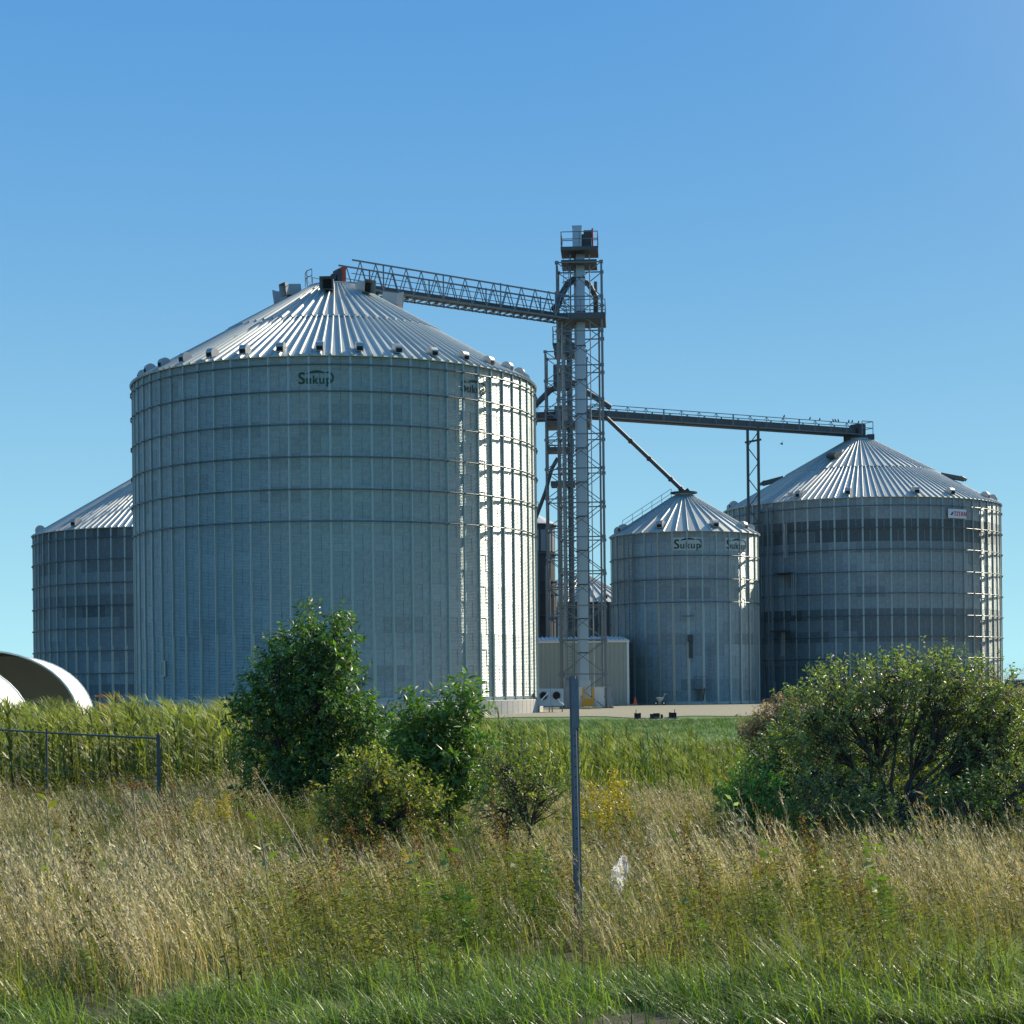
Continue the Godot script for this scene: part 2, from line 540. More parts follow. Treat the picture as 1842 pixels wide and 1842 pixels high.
func make_bin(q: Dictionary) -> Node3D:
	var c: Vector3 = q.at
	var R: float = q.R
	var ns: int = q.stiff
	var step := TAU / ns
	var y0: float = q.base
	var ye: float = q.eave
	var sl: float = atan((q.peak - ye) / (R - q.cap))
	var root := thing(q.name, q.label, "grain bin", c, atan2(-c.x, -c.z), q.get("group", ""))
	var ph := deg_to_rad(q.phase)
	var vis0 := deg_to_rad(q.vis[0])
	var vis1 := deg_to_rad(q.vis[1])
	# foundation
	if q.found > 0.0:
		var fb := MB.new()
		fb.lathe([Vector2(R + 0.42, -0.6), Vector2(R + 0.42, y0 - 0.04), Vector2(R + 0.38, y0), Vector2(R - 1.0, y0)], ns * 2)
		part("foundation", fb.mesh(), M.concrete, root)
		var jb := MB.new()
		for i in ns * 2:
			var a := i * step / 2
			if cos(a) > -0.2:
				jb.box(Vector3(sin(a) * (R + 0.42), y0 * 0.5 - 0.3, cos(a) * (R + 0.42)), Vector3(0.03, y0 + 0.5, 0.02), Basis(Vector3.UP, a))
		part("form_lines", jb.mesh(), M.concrete, root)
	# wall: an inner cylinder that carries the sheets
	var wb := MB.new()
	wb.lathe([Vector2(R - 0.012, y0), Vector2(R - 0.012, ye - 0.02)], ns * 2)
	var wall := part("wall", wb.mesh(), M.wall_metal_3, root)
	var rows: int = q.rows
	var rh: float = (ye - y0 - 0.25) / rows
	var sm := sheet_mesh(R, step * 2, rh)
	var rest := MB.new()
	var count := 0
	rng.seed = hash(q.name)
	for j in rows:
		var odd := j % 2
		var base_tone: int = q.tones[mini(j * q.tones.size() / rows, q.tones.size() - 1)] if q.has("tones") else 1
		for i in ns / 2:
			var a := ph + step * (0.5 + 2 * i + odd) + step
			a = wrapf(a, -PI, PI)
			if a < vis0 - step or a > vis1 + step:
				continue
			var xf := Transform3D(Basis(Vector3.UP, a), Vector3(0, y0 + 0.25 + j * rh, 0))
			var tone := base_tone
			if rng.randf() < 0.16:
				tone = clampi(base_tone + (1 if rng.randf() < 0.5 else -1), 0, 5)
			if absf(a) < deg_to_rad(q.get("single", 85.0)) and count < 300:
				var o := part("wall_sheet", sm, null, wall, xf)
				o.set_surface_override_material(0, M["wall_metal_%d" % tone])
				o.set_surface_override_material(1, M.seam)
				count += 1
			else:
				var n0 := Vector3(sin(a - step), 0, cos(a - step))
				for s in 5:
					var t0 := a + lerpf(-step, step, s / 5.0)
					var t1 := a + lerpf(-step, step, (s + 1) / 5.0)
					var d0 := Vector3(sin(t0), 0, cos(t0))
					var d1 := Vector3(sin(t1), 0, cos(t1))
					var yy := Vector3(0, y0 + 0.25 + j * rh, 0)
					var up := Vector3(0, rh + 0.01, 0)
					rest.quadn(d0 * (R + 0.007) + yy, d1 * (R + 0.007) + yy, d1 * R + yy + up, d0 * R + yy + up, d0, d1, d1, d0, Rect2(s / 5.0, 0, 0.2, 1))
	if rest.v.size():
		var ro := part("edge_sheets", rest.mesh(), M["wall_metal_%d" % (q.tones[1] if q.has("tones") else 1)], wall)
		ro.set_meta("kind", "stuff")
	# base angle and eave angle
	var rb := MB.new()
	rb.lathe([Vector2(R + 0.06, y0 + 0.002), Vector2(R + 0.06, y0 + 0.25), Vector2(R + 0.01, y0 + 0.262)], ns * 2)
	part("base_angle", rb.mesh(), M.stiffener_metal, root)
	# stiffeners: hat sections, doubled low down
	var st := MB.new()
	var hh := ye - y0 - 0.06
	var prof := [Vector2(-0.095, 0.02), Vector2(-0.05, 0.03), Vector2(-0.045, 0.10), Vector2(0.045, 0.10), Vector2(0.05, 0.03), Vector2(0.095, 0.02)]
	for z in 2:
		var lo := 0.05 if z == 0 else 0.1
		var hi: float = hh if z == 0 else hh * q.get("double", 0.2)
		for i in prof.size() - 1:
			var p: Vector2 = prof[i]
			var s: Vector2 = prof[i + 1]
			if z == 1:
				p = Vector2(p.x * 1.0 + 0.10, p.y * 0.8)
				s = Vector2(s.x * 1.0 + 0.10, s.y * 0.8)
			st.quad(Vector3(p.x, y0 + lo, R + p.y), Vector3(s.x, y0 + lo, R + s.y), Vector3(s.x, y0 + hi, R + s.y), Vector3(p.x, y0 + hi, R + p.y))
	st.box(Vector3(0.04, y0 + 0.06, R + 0.12), Vector3(0.34, 0.12, 0.22))
	var stm := st.mesh()
	for i in ns:
		var a := wrapf(ph + i * step, -PI, PI)
		if a > vis0 - 0.2 and a < vis1 + 0.2:
			part("stiffener", stm, M.stiffener_metal, root, Transform3D(Basis(Vector3.UP, a), Vector3.ZERO))
	# wind rings
	for y in q.rings:
		var t := MB.new()
		var kk := ns * 2
		for i in kk:
			var a0 := TAU * i / kk
			var a1 := TAU * (i + 1) / kk
			t.tube(Vector3(sin(a0) * (R + 0.15), y, cos(a0) * (R + 0.15)), Vector3(sin(a1) * (R + 0.15), y, cos(a1) * (R + 0.15)), 0.045, 0.045, 6)
		for i in ns:
			var a := wrapf(ph + i * step, -PI, PI)
			if a > vis0 and a < vis1:
				t.box(Vector3(sin(a) * (R + 0.15), y, cos(a) * (R + 0.15)), Vector3(0.16, 0.11, 0.12), Basis(Vector3.UP, a))
		part("wind_ring", t.mesh(), M.ring_metal, root)
	# roof
	var ov := 0.16
	var ub := MB.new()
	ub.lathe([Vector2(R + 0.05, ye - 0.06), Vector2(q.cap, ye + (R - q.cap) * tan(sl) - 0.04)], ns)
	var roof := part("roof", ub.mesh(), M.roof_metal_1, root)
	var np: int = q.panels
	var rbk: float = q.get("brk", 0.0)
	var low := roof_panel_mesh(R + ov, rbk if rbk > 0 else q.cap, R, ye, sl, TAU / np, 0.02, q.ribw, q.ribh)
	var nv := 0
	for i in np:
		var a := wrapf(ph + (i + 0.5) * TAU / np, -PI, PI)
		if a > vis0 - 0.35 and a < vis1 + 0.35:
			part("roof_panel", low, M["roof_metal_%d" % (rng.randi() % 3)], roof, Transform3D(Basis(Vector3.UP, a), Vector3.ZERO))
	if rbk > 0.0:
		var upm := roof_panel_mesh(rbk + 0.12, q.cap, R, ye, sl, TAU / (np / 2), 0.10, q.ribw * 1.15, q.ribh)
		for i in np / 2:
			var a := wrapf(ph + (i + 0.5) * TAU / (np / 2), -PI, PI)
			if a > vis0 - 0.35 and a < vis1 + 0.35:
				part("upper_roof_panel", upm, M["roof_metal_%d" % (rng.randi() % 3)], roof, Transform3D(Basis(Vector3.UP, a), Vector3.ZERO))
	# eave vents
	var vm := eave_vent_mesh(q.get("vr", 0.46), q.get("vw", 0.52))
	var vmm := vent_mouth_mesh(q.get("vr", 0.46), q.get("vw", 0.52))
	var rv: float = R - q.get("vin", 0.75)
	for dg in q.vents:
		var a := deg_to_rad(dg)
		var b := Basis(Vector3.UP, a) * Basis(Vector3.RIGHT, sl * 0.25)
		var p := Vector3(sin(a) * rv, ye + (R - rv) * tan(sl) + 0.14, cos(a) * rv)
		var ev := part("eave_vent", vm, M.vent_metal, root, Transform3D(b, p))
		part("vent_mouth", vmm, M.dark_opening, ev)
	# peak collar and lid
	var cy: float = ye + (R - q.cap) * tan(sl)
	var cb := MB.new()
	cb.lathe([Vector2(q.cap + 0.1, cy - 0.12), Vector2(q.cap + 0.1, cy + 0.28), Vector2(q.cap - 0.15, cy + 0.36), Vector2(q.cap * 0.55, cy + 0.42), Vector2(0.02, cy + 0.5)], 32)
	part("peak_collar", cb.mesh(), M.vent_metal, root)
	if q.has("roof_vents"):
		var m2 := roof_vent_mesh()
		for w in q.roof_vents:
			var a := deg_to_rad(w[0])
			var r: float = w[1]
			var s: float = w[2]
			var b := Basis(Vector3.UP, a) * Basis(Vector3.RIGHT, 0.12)
			var o := part("roof_vent", m2, M.vent_metal, root, Transform3D(b.scaled(Vector3(s, s, s)), Vector3(sin(a) * r, ye + (R - r) * tan(sl) + 0.25, cos(a) * r)))
			var mo := MB.new()
			mo.quad(Vector3(-0.28, -0.03, 0.44), Vector3(0.28, -0.03, 0.44), Vector3(0.28, 0.56, 0.44), Vector3(-0.28, 0.56, 0.44))
			part("vent_mouth", mo.mesh(), M.dark_opening, o)
	return root


func railing(b: MB, pts: Array, h: float, w := 0.05) -> void:
	for i in pts.size():
		b.bar(pts[i], pts[i] + Vector3(0, h, 0), w)
		if i:
			b.bar(pts[i - 1] + Vector3(0, h, 0), pts[i] + Vector3(0, h, 0), w)
			b.bar(pts[i - 1] + Vector3(0, h * 0.52, 0), pts[i] + Vector3(0, h * 0.52, 0), w)


func ladder(b: MB, p: Vector3, h: float, x: Vector3, sp := 0.3, w := 0.4) -> void:
	b.bar(p - x * w / 2, p - x * w / 2 + Vector3(0, h, 0), 0.05)
	b.bar(p + x * w / 2, p + x * w / 2 + Vector3(0, h, 0), 0.05)
	for i in int(h / sp):
		b.bar(p - x * w / 2 + Vector3(0, sp * (i + 0.5), 0), p + x * w / 2 + Vector3(0, sp * (i + 0.5), 0), 0.035)


func every(a: float, b: float, s: float) -> Array:
	return seq(a, b, s)


func make_bins() -> void:
	# the large bin
	var big := make_bin({"name": "large_grain_bin", "label": "largest galvanized grain bin, on a pale concrete ring, left of the elevator tower", "at": Vector3(-13.42, 0, -137.95), "R": 15.4, "stiff": 68, "base": 1.12, "eave": 25.07, "peak": 32.85, "cap": 2.0, "found": 1.0, "phase": -1.5, "vis": [-100, 100], "single": 76.0, "rows": 21,
		"rings": [24.37, 22.53, 20.26, 18.02, 15.8, 13.6], "panels": 136, "brk": 8.3, "ribw": 0.18, "ribh": 0.15, "vents": every(-99.4, 101, 10.588), "tones": [1, 1, 1], "double": 0.2,
		"roof_vents": [[-94, 3.7, 1.25], [-62, 3.5, 1.2], [-8, 3.4, 1.2], [37, 3.5, 1.2], [84, 4.2, 1.35]]})
	var R := 15.4
	logo(big, R, -5.4 + 0.3, 23.45, 5.29, 0.86, false)
	logo(big, R, 39.6, 23.45, 5.29, 0.86, false)
	var d := MB.new()
	for y in [3.1, 4.15]:
		d.box(Vector3(0, y, R + 0.06), Vector3(0.62, 0.07, 0.09))
	for x in [-0.31, 0.31]:
		d.box(Vector3(x, 3.62, R + 0.06), Vector3(0.07, 1.1, 0.09))
	d.box(Vector3(0, 3.62, R + 0.03), Vector3(0.58, 1.0, 0.05))
	for x in [-0.12, 0.12]:
		d.box(Vector3(x, 3.6, R + 0.08), Vector3(0.1, 0.12, 0.06))
	part("access_door", d.mesh(), M.stiffener_metal, big, Transform3D(Basis(Vector3.UP, deg_to_rad(-54)), Vector3.ZERO))
	var rl := MB.new()
	var pts := []
	for i in 15:
		var a := deg_to_rad(-150 + i * 20)
		pts.append(Vector3(sin(a) * 2.25, 33.2, cos(a) * 2.25 - 0.1))
	pts = pts.slice(0, 6)
	railing(rl, pts, 1.05)
	part("peak_railing", rl.mesh(), M.tower_metal, big)

	# far left
	make_bin({"name": "left_grain_bin", "label": "dull grey grain bin at the left, half hidden behind the largest bin", "at": Vector3(-34.6, 0, -186.8), "R": 14.94, "stiff": 66, "base": 0.3, "eave": 18.0, "peak": 26.2, "cap": 1.4, "found": 0.0, "phase": 1.0, "vis": [-100, 10], "rows": 16,
		"rings": [17.0, 14.9, 12.6, 10.4, 8.2, 6.0, 3.8], "panels": 132, "brk": 0.0, "ribw": 0.14, "ribh": 0.12, "vents": [-84, -45, -6], "vr": 0.55, "vw": 0.6, "tones": [3, 4, 3, 3, 3, 3, 3, 3, 4, 4, 3, 3, 4, 4, 4, 4], "double": 0.35})

	# small bin
	var sm := make_bin({"name": "small_grain_bin", "label": "smallest grain bin, with a stained wall, between the cream shed and the right bin", "at": Vector3(17.3, 0, -177.2), "R": 7.25, "stiff": 32, "base": 0.22, "eave": 16.85, "peak": 20.9, "cap": 0.75, "found": 0.0, "phase": 2.0, "vis": [-100, 100], "rows": 15,
		"rings": [14.45, 12.2, 10.0], "panels": 40, "brk": 0.0, "ribw": 0.16, "ribh": 0.14, "vents": [-92, -66, -20, 26, 60, 90], "vr": 0.5, "vw": 0.6, "tones": [2, 1, 1, 2, 1, 1, 2, 2, 1, 1, 2], "double": 0.57})
	logo(sm, 7.25, 2.6, 15.55, 11.25, 0.95, true)
	logo(sm, 7.25, 44.0, 15.55, 11.25, 0.95, true)
	var ch := MB.new()
	ch.box(Vector3(0, 6.55, 7.55), Vector3(0.5, 0.62, 0.5))
	ch.box(Vector3(0.06, 5.5, 7.5), Vector3(0.34, 1.7, 0.36))
	part("chute", ch.mesh(), M.tower_dark, sm, Transform3D(Basis(Vector3.UP, deg_to_rad(3.5)), Vector3.ZERO))
	var pl := MB.new()
	pl.box(Vector3(0.0, 1.75, 7.75), Vector3(1.25, 0.08, 0.85))
	railing(pl, [Vector3(-0.6, 1.79, 7.4), Vector3(-0.6, 1.79, 8.15), Vector3(0.0, 1.79, 8.15), Vector3(0.6, 1.79, 8.15)], 1.1)
	pl.bar(Vector3(-0.2, 1.7, 8.0), Vector3(-0.2, 0.6, 7.3), 0.1)
	pl.bar(Vector3(0.25, 1.7, 8.0), Vector3(0.25, 0.6, 7.3), 0.1)
	part("door_platform", pl.mesh(), M.tower_metal, sm, Transform3D(Basis(Vector3.UP, deg_to_rad(11)), Vector3.ZERO))
	var ld := MB.new()
	ladder(ld, Vector3(0, 0.3, 7.55), 5.6, Vector3.RIGHT, 0.33, 0.5)
	part("ladder", ld.mesh(), M.tower_metal, sm, Transform3D(Basis(Vector3.UP, deg_to_rad(19)), Vector3.ZERO))
	var lb := MB.new()
	ladder(lb, Vector3(0, 0.3, 7.6), 16.4, Vector3.RIGHT, 0.33, 0.45)
	part("ladder", lb.mesh(), M.tower_metal, sm, Transform3D(Basis(Vector3.UP, deg_to_rad(-43)), Vector3.ZERO))
	var br := MB.new()
	br.box(Vector3(0, 8.65, 7.42), Vector3(1.2, 0.1, 0.14))
	part("bracket_bar", br.mesh(), M.tower_metal, sm, Transform3D(Basis(Vector3.UP, deg_to_rad(2)), Vector3.ZERO))
	var rr := MB.new()
	var p2 := []
	for i in 6:
		var r := 6.6 - i * 1.05
		var y := 16.95 + (7.25 - r) * 0.623
		var a := deg_to_rad(-66)
		p2.append(Vector3(sin(a) * r, y, cos(a) * r))
	railing(rr, p2, 0.95, 0.045)
	for i in 24:
		var r := 6.9 - i * 0.24
		var y := 17.1 + (7.25 - r) * 0.623
		var a := deg_to_rad(-60)
		var tx := Vector3(cos(a), 0, -sin(a)) * 0.3
		rr.bar(Vector3(sin(a) * r, y, cos(a) * r) - tx, Vector3(sin(a) * r, y, cos(a) * r) + tx, 0.05)
	part("roof_stair", rr.mesh(), M.tower_metal, sm)
	var ob := MB.new()
	ob.lathe([Vector2(1.35, 21.15), Vector2(1.35, 21.27), Vector2(0.02, 21.3)], 24)
	part("peak_plate", ob.mesh(), M.tower_dark, sm)

	# right bin
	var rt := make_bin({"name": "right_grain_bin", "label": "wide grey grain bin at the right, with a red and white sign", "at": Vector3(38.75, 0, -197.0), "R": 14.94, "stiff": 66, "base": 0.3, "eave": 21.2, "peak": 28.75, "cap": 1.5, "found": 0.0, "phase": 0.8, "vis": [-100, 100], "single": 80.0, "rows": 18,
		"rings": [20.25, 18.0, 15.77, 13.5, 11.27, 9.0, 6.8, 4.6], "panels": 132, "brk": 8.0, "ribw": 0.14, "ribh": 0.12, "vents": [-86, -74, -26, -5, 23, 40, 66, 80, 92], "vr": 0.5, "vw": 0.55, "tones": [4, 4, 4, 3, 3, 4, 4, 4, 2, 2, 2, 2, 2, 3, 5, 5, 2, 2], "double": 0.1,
		"roof_vents": []})
	R = 14.94
	var sg := MB.new()
	var sx := deg_to_rad(40.5) * R
	for i in 6:
		var xa := sx + lerpf(-1.25, 1.25, i / 6.0)
		var xb := sx + lerpf(-1.25, 1.25, (i + 1) / 6.0)
		sg.quad(on_cyl(Vector3(xa, 19.0, 0.22), R), on_cyl(Vector3(xb, 19.0, 0.22), R), on_cyl(Vector3(xb, 19.95, 0.22), R), on_cyl(Vector3(xa, 19.95, 0.22), R))
		sg.quad(on_cyl(Vector3(xb, 19.0, 0.19), R), on_cyl(Vector3(xa, 19.0, 0.19), R), on_cyl(Vector3(xa, 19.95, 0.19), R), on_cyl(Vector3(xb, 19.95, 0.19), R))
	var sign := part("sign_board", sg.mesh(), M.sign_white, rt)
	part("sign_lettering", wrapped_text("TITAN", 0.62, R, sx + 0.38, 19.46, 0.235), M.sign_red, sign)
	var em := MB.new()
	var pa := [Vector3(-0.2, -0.18, 0), Vector3(0.12, -0.18, 0), Vector3(0.22, 0.2, 0), Vector3(-0.02, 0.05, 0)]
	var pw := []
	for p in pa:
		pw.append(on_cyl(p + Vector3(sx - 0.78, 19.5, 0.235), R))
	em.quad(pw[0], pw[1], pw[2], pw[3])
	part("sign_emblem", em.mesh(), M.sign_dark, sign)
	# ladders and landings up the shaded side
	for w in [[-30.0, 15.2, 3.6], [-26.5, 9.2, 4.4], [-31.5, 5.0, 2.6]]:
		var l := MB.new()
		ladder(l, Vector3(0, w[1], R + 0.5), w[2], Vector3.RIGHT, 1.05, 0.42)
		l.bar(Vector3(0, w[1], R + 0.5), Vector3(0, w[1] + w[2], R + 0.5), 0.09)
		part("ladder", l.mesh(), M.tower_pale, rt, Transform3D(Basis(Vector3.UP, deg_to_rad(w[0])), Vector3.ZERO))
	for w in [[-30.5, 13.6], [-32.5, 7.6]]:
		var l := MB.new()
		l.box(Vector3(0, w[1], R + 0.55), Vector3(1.9, 0.14, 0.9))
		part("landing", l.mesh(), M.tower_dark, rt, Transform3D(Basis(Vector3.UP, deg_to_rad(w[0])), Vector3.ZERO))
	for w in [[-44.0, 0.2], [-38.5, 0.1], [-36.8, 0.08]]:
		var l := MB.new()
		l.tube(Vector3(0, 0.3, R + 0.4), Vector3(0, 20.6, R + 0.4), w[1], w[1], 8)
		for k in 9:
			l.tube(Vector3(0, 1.5 + k * 2.2, R + 0.4), Vector3(0, 1.62 + k * 2.2, R + 0.4), w[1] * 1.25, w[1] * 1.25, 8, true)
		part("down_pipe", l.mesh(), M.tower_metal, rt, Transform3D(Basis(Vector3.UP, deg_to_rad(w[0])), Vector3.ZERO))
	var dk := MB.new()
	for w in [[-78.0, 9.6, 2.3], [-28.0, 5.6, 1.5], [72.0, 10.2, 2.4]]:
		var a := deg_to_rad(w[0])
		var r: float = w[1]
		var y: float = 21.2 + (R - r) * tan(atan((28.75 - 21.2) / (R - 1.5)))
		var b := Basis(Vector3.UP, a) * Basis(Vector3.RIGHT, 0.25)
		var m := MB.new()
		m.box(Vector3(0, 0.35, 0), Vector3(0.9, 0.5, w[2]))
		m.box(Vector3(0, 0.42, w[2] * 0.5), Vector3(1.0, 0.34, 0.5), Basis(Vector3.RIGHT, 0.35))
		part("roof_exhauster", m.mesh(), M.conveyor_metal, rt, Transform3D(b, Vector3(sin(a) * r, y, cos(a) * r)))
	var dbr := MB.new()
	rng.seed = 77
	for i in 22:
		var a := deg_to_rad(rng.randf_range(-34, -24))
		var r := rng.randf_range(13.4, 14.9)
		var y := 21.3 + (R - r) * 0.56
		var p := Vector3(sin(a) * r, y, cos(a) * r)
		dbr.bar(p, p + Vector3(rng.randf_range(-0.8, 0.8), rng.randf_range(0.0, 0.7), rng.randf_range(-0.3, 0.3)), 0.06)
	part("roof_stair", dbr.mesh(), M.tower_pale, rt)
	var kb := MB.new()
	kb.box(Vector3(0, 29.1, 0), Vector3(2.9, 0.5, 2.6))
	kb.box(Vector3(-1.3, 29.0, 0.6), Vector3(0.9, 0.7, 0.8))
	kb.box(Vector3(1.2, 29.2, 0.4), Vector3(0.8, 0.6, 0.8))
	part("peak_platform", kb.mesh(), M.tower_dark, rt)

	# low bin far behind the tower, and the old drying tower
	make_bin({"name": "low_grain_bin", "label": "low distant bin whose pale ribbed roof shows behind the elevator tower", "at": Vector3(8.4, 0, -208.0), "R": 6.4, "stiff": 28, "base": 0.3, "eave": 11.7, "peak": 15.0, "cap": 0.6, "found": 0.0, "phase": 3.0, "vis": [-95, 95], "rows": 10,
		"rings": [9.0, 6.5], "panels": 36, "brk": 0.0, "ribw": 0.26, "ribh": 0.14, "vents": [-20, 25, 60], "tones": [5, 5], "double": 0.3})


# ---------------------------------------------------------------- towers and conveyors
func lattice(root: Node3D, w: float, dz: float, y0: float, y1: float, bay: float, pw: float, bw: float) -> void:
	var cn := [Vector3(-w / 2, 0, dz / 2), Vector3(w / 2, 0, dz / 2), Vector3(w / 2, 0, -dz / 2), Vector3(-w / 2, 0, -dz / 2)]
	for c in cn:
		var b := MB.new()
		b.bar(c + Vector3(0, y0, 0), c + Vector3(0, y1, 0), pw)
		part("post", b.mesh(), M.tower_metal, root)
	var n := int(round((y1 - y0) / bay))
	var bh := (y1 - y0) / n
	for j in n + 1:
		for k in 4:
			var y := Vector3(0, y0 + j * bh, 0)
			var b := MB.new()
			b.bar(cn[k] + y, cn[(k + 1) % 4] + y, bw * 1.15)
			b.box(cn[k] + y, Vector3(pw * 1.9, 0.24, pw * 1.9))
			part("girt", b.mesh(), M.tower_metal, root)
	for j in n:
		for k in 4:
			var ya := Vector3(0, y0 + j * bh, 0)
			var yb := Vector3(0, y0 + (j + 1) * bh, 0)
			var o: Vector3 = (cn[k] + cn[(k + 1) % 4]).normalized() * 0.05
			var b := MB.new()
			b.bar(cn[k] + ya, cn[(k + 1) % 4] + yb, bw * 0.8)
			part("brace", b.mesh(), M.tower_metal, root)
			var b2 := MB.new()
			b2.bar(cn[(k + 1) % 4] + ya + o, cn[k] + yb + o, bw * 0.8)
			part("brace", b2.mesh(), M.tower_metal, root)


func deck(root: Node3D, ce: Vector3, s: Vector3, rail: float, m: Material) -> void:
	var b := MB.new()
	b.box(ce, s)
	part("platform", b.mesh(), m, root)
	if rail > 0.0:
		var t := ce.y + s.y / 2
		var x := s.x / 2 - 0.04
		var z := s.z / 2 - 0.04
		var r := MB.new()
		railing(r, [Vector3(ce.x - x, t, ce.z + z), Vector3(ce.x, t, ce.z + z), Vector3(ce.x + x, t, ce.z + z), Vector3(ce.x + x, t, ce.z - z), Vector3(ce.x, t, ce.z - z), Vector3(ce.x - x, t, ce.z - z), Vector3(ce.x - x, t, ce.z + z)], rail, 0.06)
		part("railing", r.mesh(), M.tower_metal, root)


func casing(root: Node3D, x: float, z: float, w: float, dp: float, y0: float, y1: float, m: Material, sec := 2.9) -> void:
	var b := MB.new()
	b.box(Vector3(x, (y0 + y1) / 2, z), Vector3(w, y1 - y0, dp))
	part("leg_casing", b.mesh(), m, root)
	var f := MB.new()
	var y := y0 + sec
	while y < y1:
		f.box(Vector3(x, y, z), Vector3(w + 0.1, 0.1, dp + 0.1))
		y += sec
	part("flanges", f.mesh(), M.tower_dark, root)


func make_towers() -> void:
	var turn := -0.065
	# front tower with its elevator
	var t := thing("support_tower", "tall open lattice tower in front of the cream shed, carrying the truss bridge", "tower", Vector3(6.13, 0.2, -151.9), turn)
	lattice(t, 3.75, 3.75, 0.0, 37.6, 2.9, 0.16, 0.085)
	deck(t, Vector3(0.1, 33.05, 0), Vector3(4.2, 0.5, 4.2), 1.1, M.conveyor_metal)
	deck(t, Vector3(0.0, 37.75, 0.1), Vector3(3.0, 0.22, 3.2), 0.0, M.conveyor_metal)
	deck(t, Vector3(0.05, 38.75, 0.5), Vector3(3.15, 0.3, 3.0), 1.25, M.conveyor_metal)
	var lb := MB.new()
	ladder(lb, Vector3(-1.1, 0, 1.3), 38.0, Vector3.RIGHT, 0.3, 0.42)
	for k in 16:
		var y := 3.0 + k * 2.2
		var pr := Vector3(-1.33, y, 1.3)
		for i in 6:
			var a0 := PI * i / 6.0
			var a1 := PI * (i + 1) / 6.0
			lb.bar(Vector3(-1.1 - cos(a0) * 0.35, y, 1.3 + sin(a0) * 0.55), Vector3(-1.1 - cos(a1) * 0.35, y, 1.3 + sin(a1) * 0.55), 0.04)
	part("caged_ladder", lb.mesh(), M.tower_metal, t)
	for w in [[0.88, 0.8, 0.05, M.tower_pale], [-1.5, 0.9, 0.09, M.tower_pale], [-0.75, 1.2, 0.06, M.tower_metal], [1.35, -1.2, 0.16, M.tower_metal], [1.6, -0.9, 0.09, M.tower_metal]]:
		var b := MB.new()
		var top := 38.5 if w[2] < 0.08 else 33.0
		var bot := 0.2 if w[2] < 0.15 else 33.3
		if w[2] >= 0.15: top = 36.6
		b.tube(Vector3(w[0], bot, w[1]), Vector3(w[0], top, w[1]), w[2], w[2], 8)
		part("conduit", b.mesh(), w[3], t)

	var e := thing("bucket_elevator", "tall bucket elevator with blue-grey leg casing, inside the front lattice tower", "bucket elevator", Vector3(6.13, 0.2, -151.9), turn)
	casing(e, 0.08, 0.35, 0.72, 0.55, 1.8, 39.0, M.casing_metal)
	casing(e, -0.2, -0.75, 0.62, 0.5, 1.8, 39.0, M.casing_metal)
	var bt := MB.new()
	bt.box(Vector3(0.1, 1.35, 0.35), Vector3(0.95, 2.1, 0.8))
	part("boot", bt.mesh(), M.casing_metal, e)
	var hd := MB.new()
	hd.box(Vector3(-0.15, 39.85, 0.2), Vector3(0.78, 1.9, 1.9))
	hd.box(Vector3(-0.15, 40.85, 0.2), Vector3(0.84, 0.12, 1.7))
	part("head", hd.mesh(), M.casing_metal, e)
	var mo := MB.new()
	mo.box(Vector3(0.64, 39.6, 0.2), Vector3(0.8, 1.3, 1.0))
	mo.tube(Vector3(0.4, 40.3, 0.3), Vector3(1.1, 40.3, 0.3), 0.38, 0.38, 12, true)
	part("drive_motor", mo.mesh(), M.tower_dark, e)
	var gd := MB.new()
	gd.box(Vector3(1.14, 39.85, 0.25), Vector3(0.14, 1.75, 0.9))
	part("belt_guard", gd.mesh(), M.red_paint, e)
	var sp := MB.new()
	sp.path([Vector3(0.35, 36.2, 0.3), Vector3(-0.4, 36.6, 0.2), Vector3(-1.0, 36.2, 0.2), Vector3(-1.5, 35.3, 0.3), Vector3(-1.9, 34.2, 0.6), Vector3(-2.2, 33.9, 0.9)], 0.26, 0.3, 8)
	part("discharge_spout", sp.mesh(), M.conveyor_metal, e)
	var s2 := MB.new()
	s2.path([Vector3(0.2, 36.5, 0.0), Vector3(0.8, 36.1, 0.0), Vector3(1.35, 35.2, -0.6), Vector3(1.35, 33.4, -1.2)], 0.24, 0.22, 8)
	part("discharge_spout", s2.mesh(), M.conveyor_metal, e)

	# rear tower
	t = thing("support_tower", "second lattice tower, lower and farther back, just left of the tallest one", "tower", Vector3(5.75, 0.2, -178.0), turn)
	lattice(t, 4.0, 4.0, 0.0, 35.0, 2.9, 0.17, 0.09)
	deck(t, Vector3(0.35, 35.3, 0.2), Vector3(3.0, 0.9, 2.6), 0.0, M.conveyor_metal)
	deck(t, Vector3(0.0, 35.9, 0.2), Vector3(2.6, 0.14, 2.4), 1.6, M.conveyor_metal)
	deck(t, Vector3(0.2, 27.95, 0), Vector3(4.3, 0.35, 4.3), 1.1, M.conveyor_metal)
	deck(t, Vector3(-0.6, 25.4, 0.5), Vector3(2.6, 0.4, 2.6), 1.0, M.conveyor_metal)
	deck(t, Vector3(-0.4, 22.0, 0.5), Vector3(2.4, 0.45, 2.4), 0.0, M.conveyor_metal)
	lb = MB.new()
	ladder(lb, Vector3(1.4, 0, 1.5), 35.0, Vector3.RIGHT, 0.3, 0.42)
	part("ladder", lb.mesh(), M.tower_metal, t)
	e = thing("bucket_elevator", "darker bucket elevator with a pale pipe beside it, inside the rear lattice tower", "bucket elevator", Vector3(5.75, 0.2, -178.0), turn)
	casing(e, 0.35, 0.4, 0.55, 0.5, 0.4, 37.6, M.conveyor_metal)
	casing(e, -0.75, 0.9, 0.5, 0.5, 0.4, 22.0, M.casing_metal)
	var hb := MB.new()
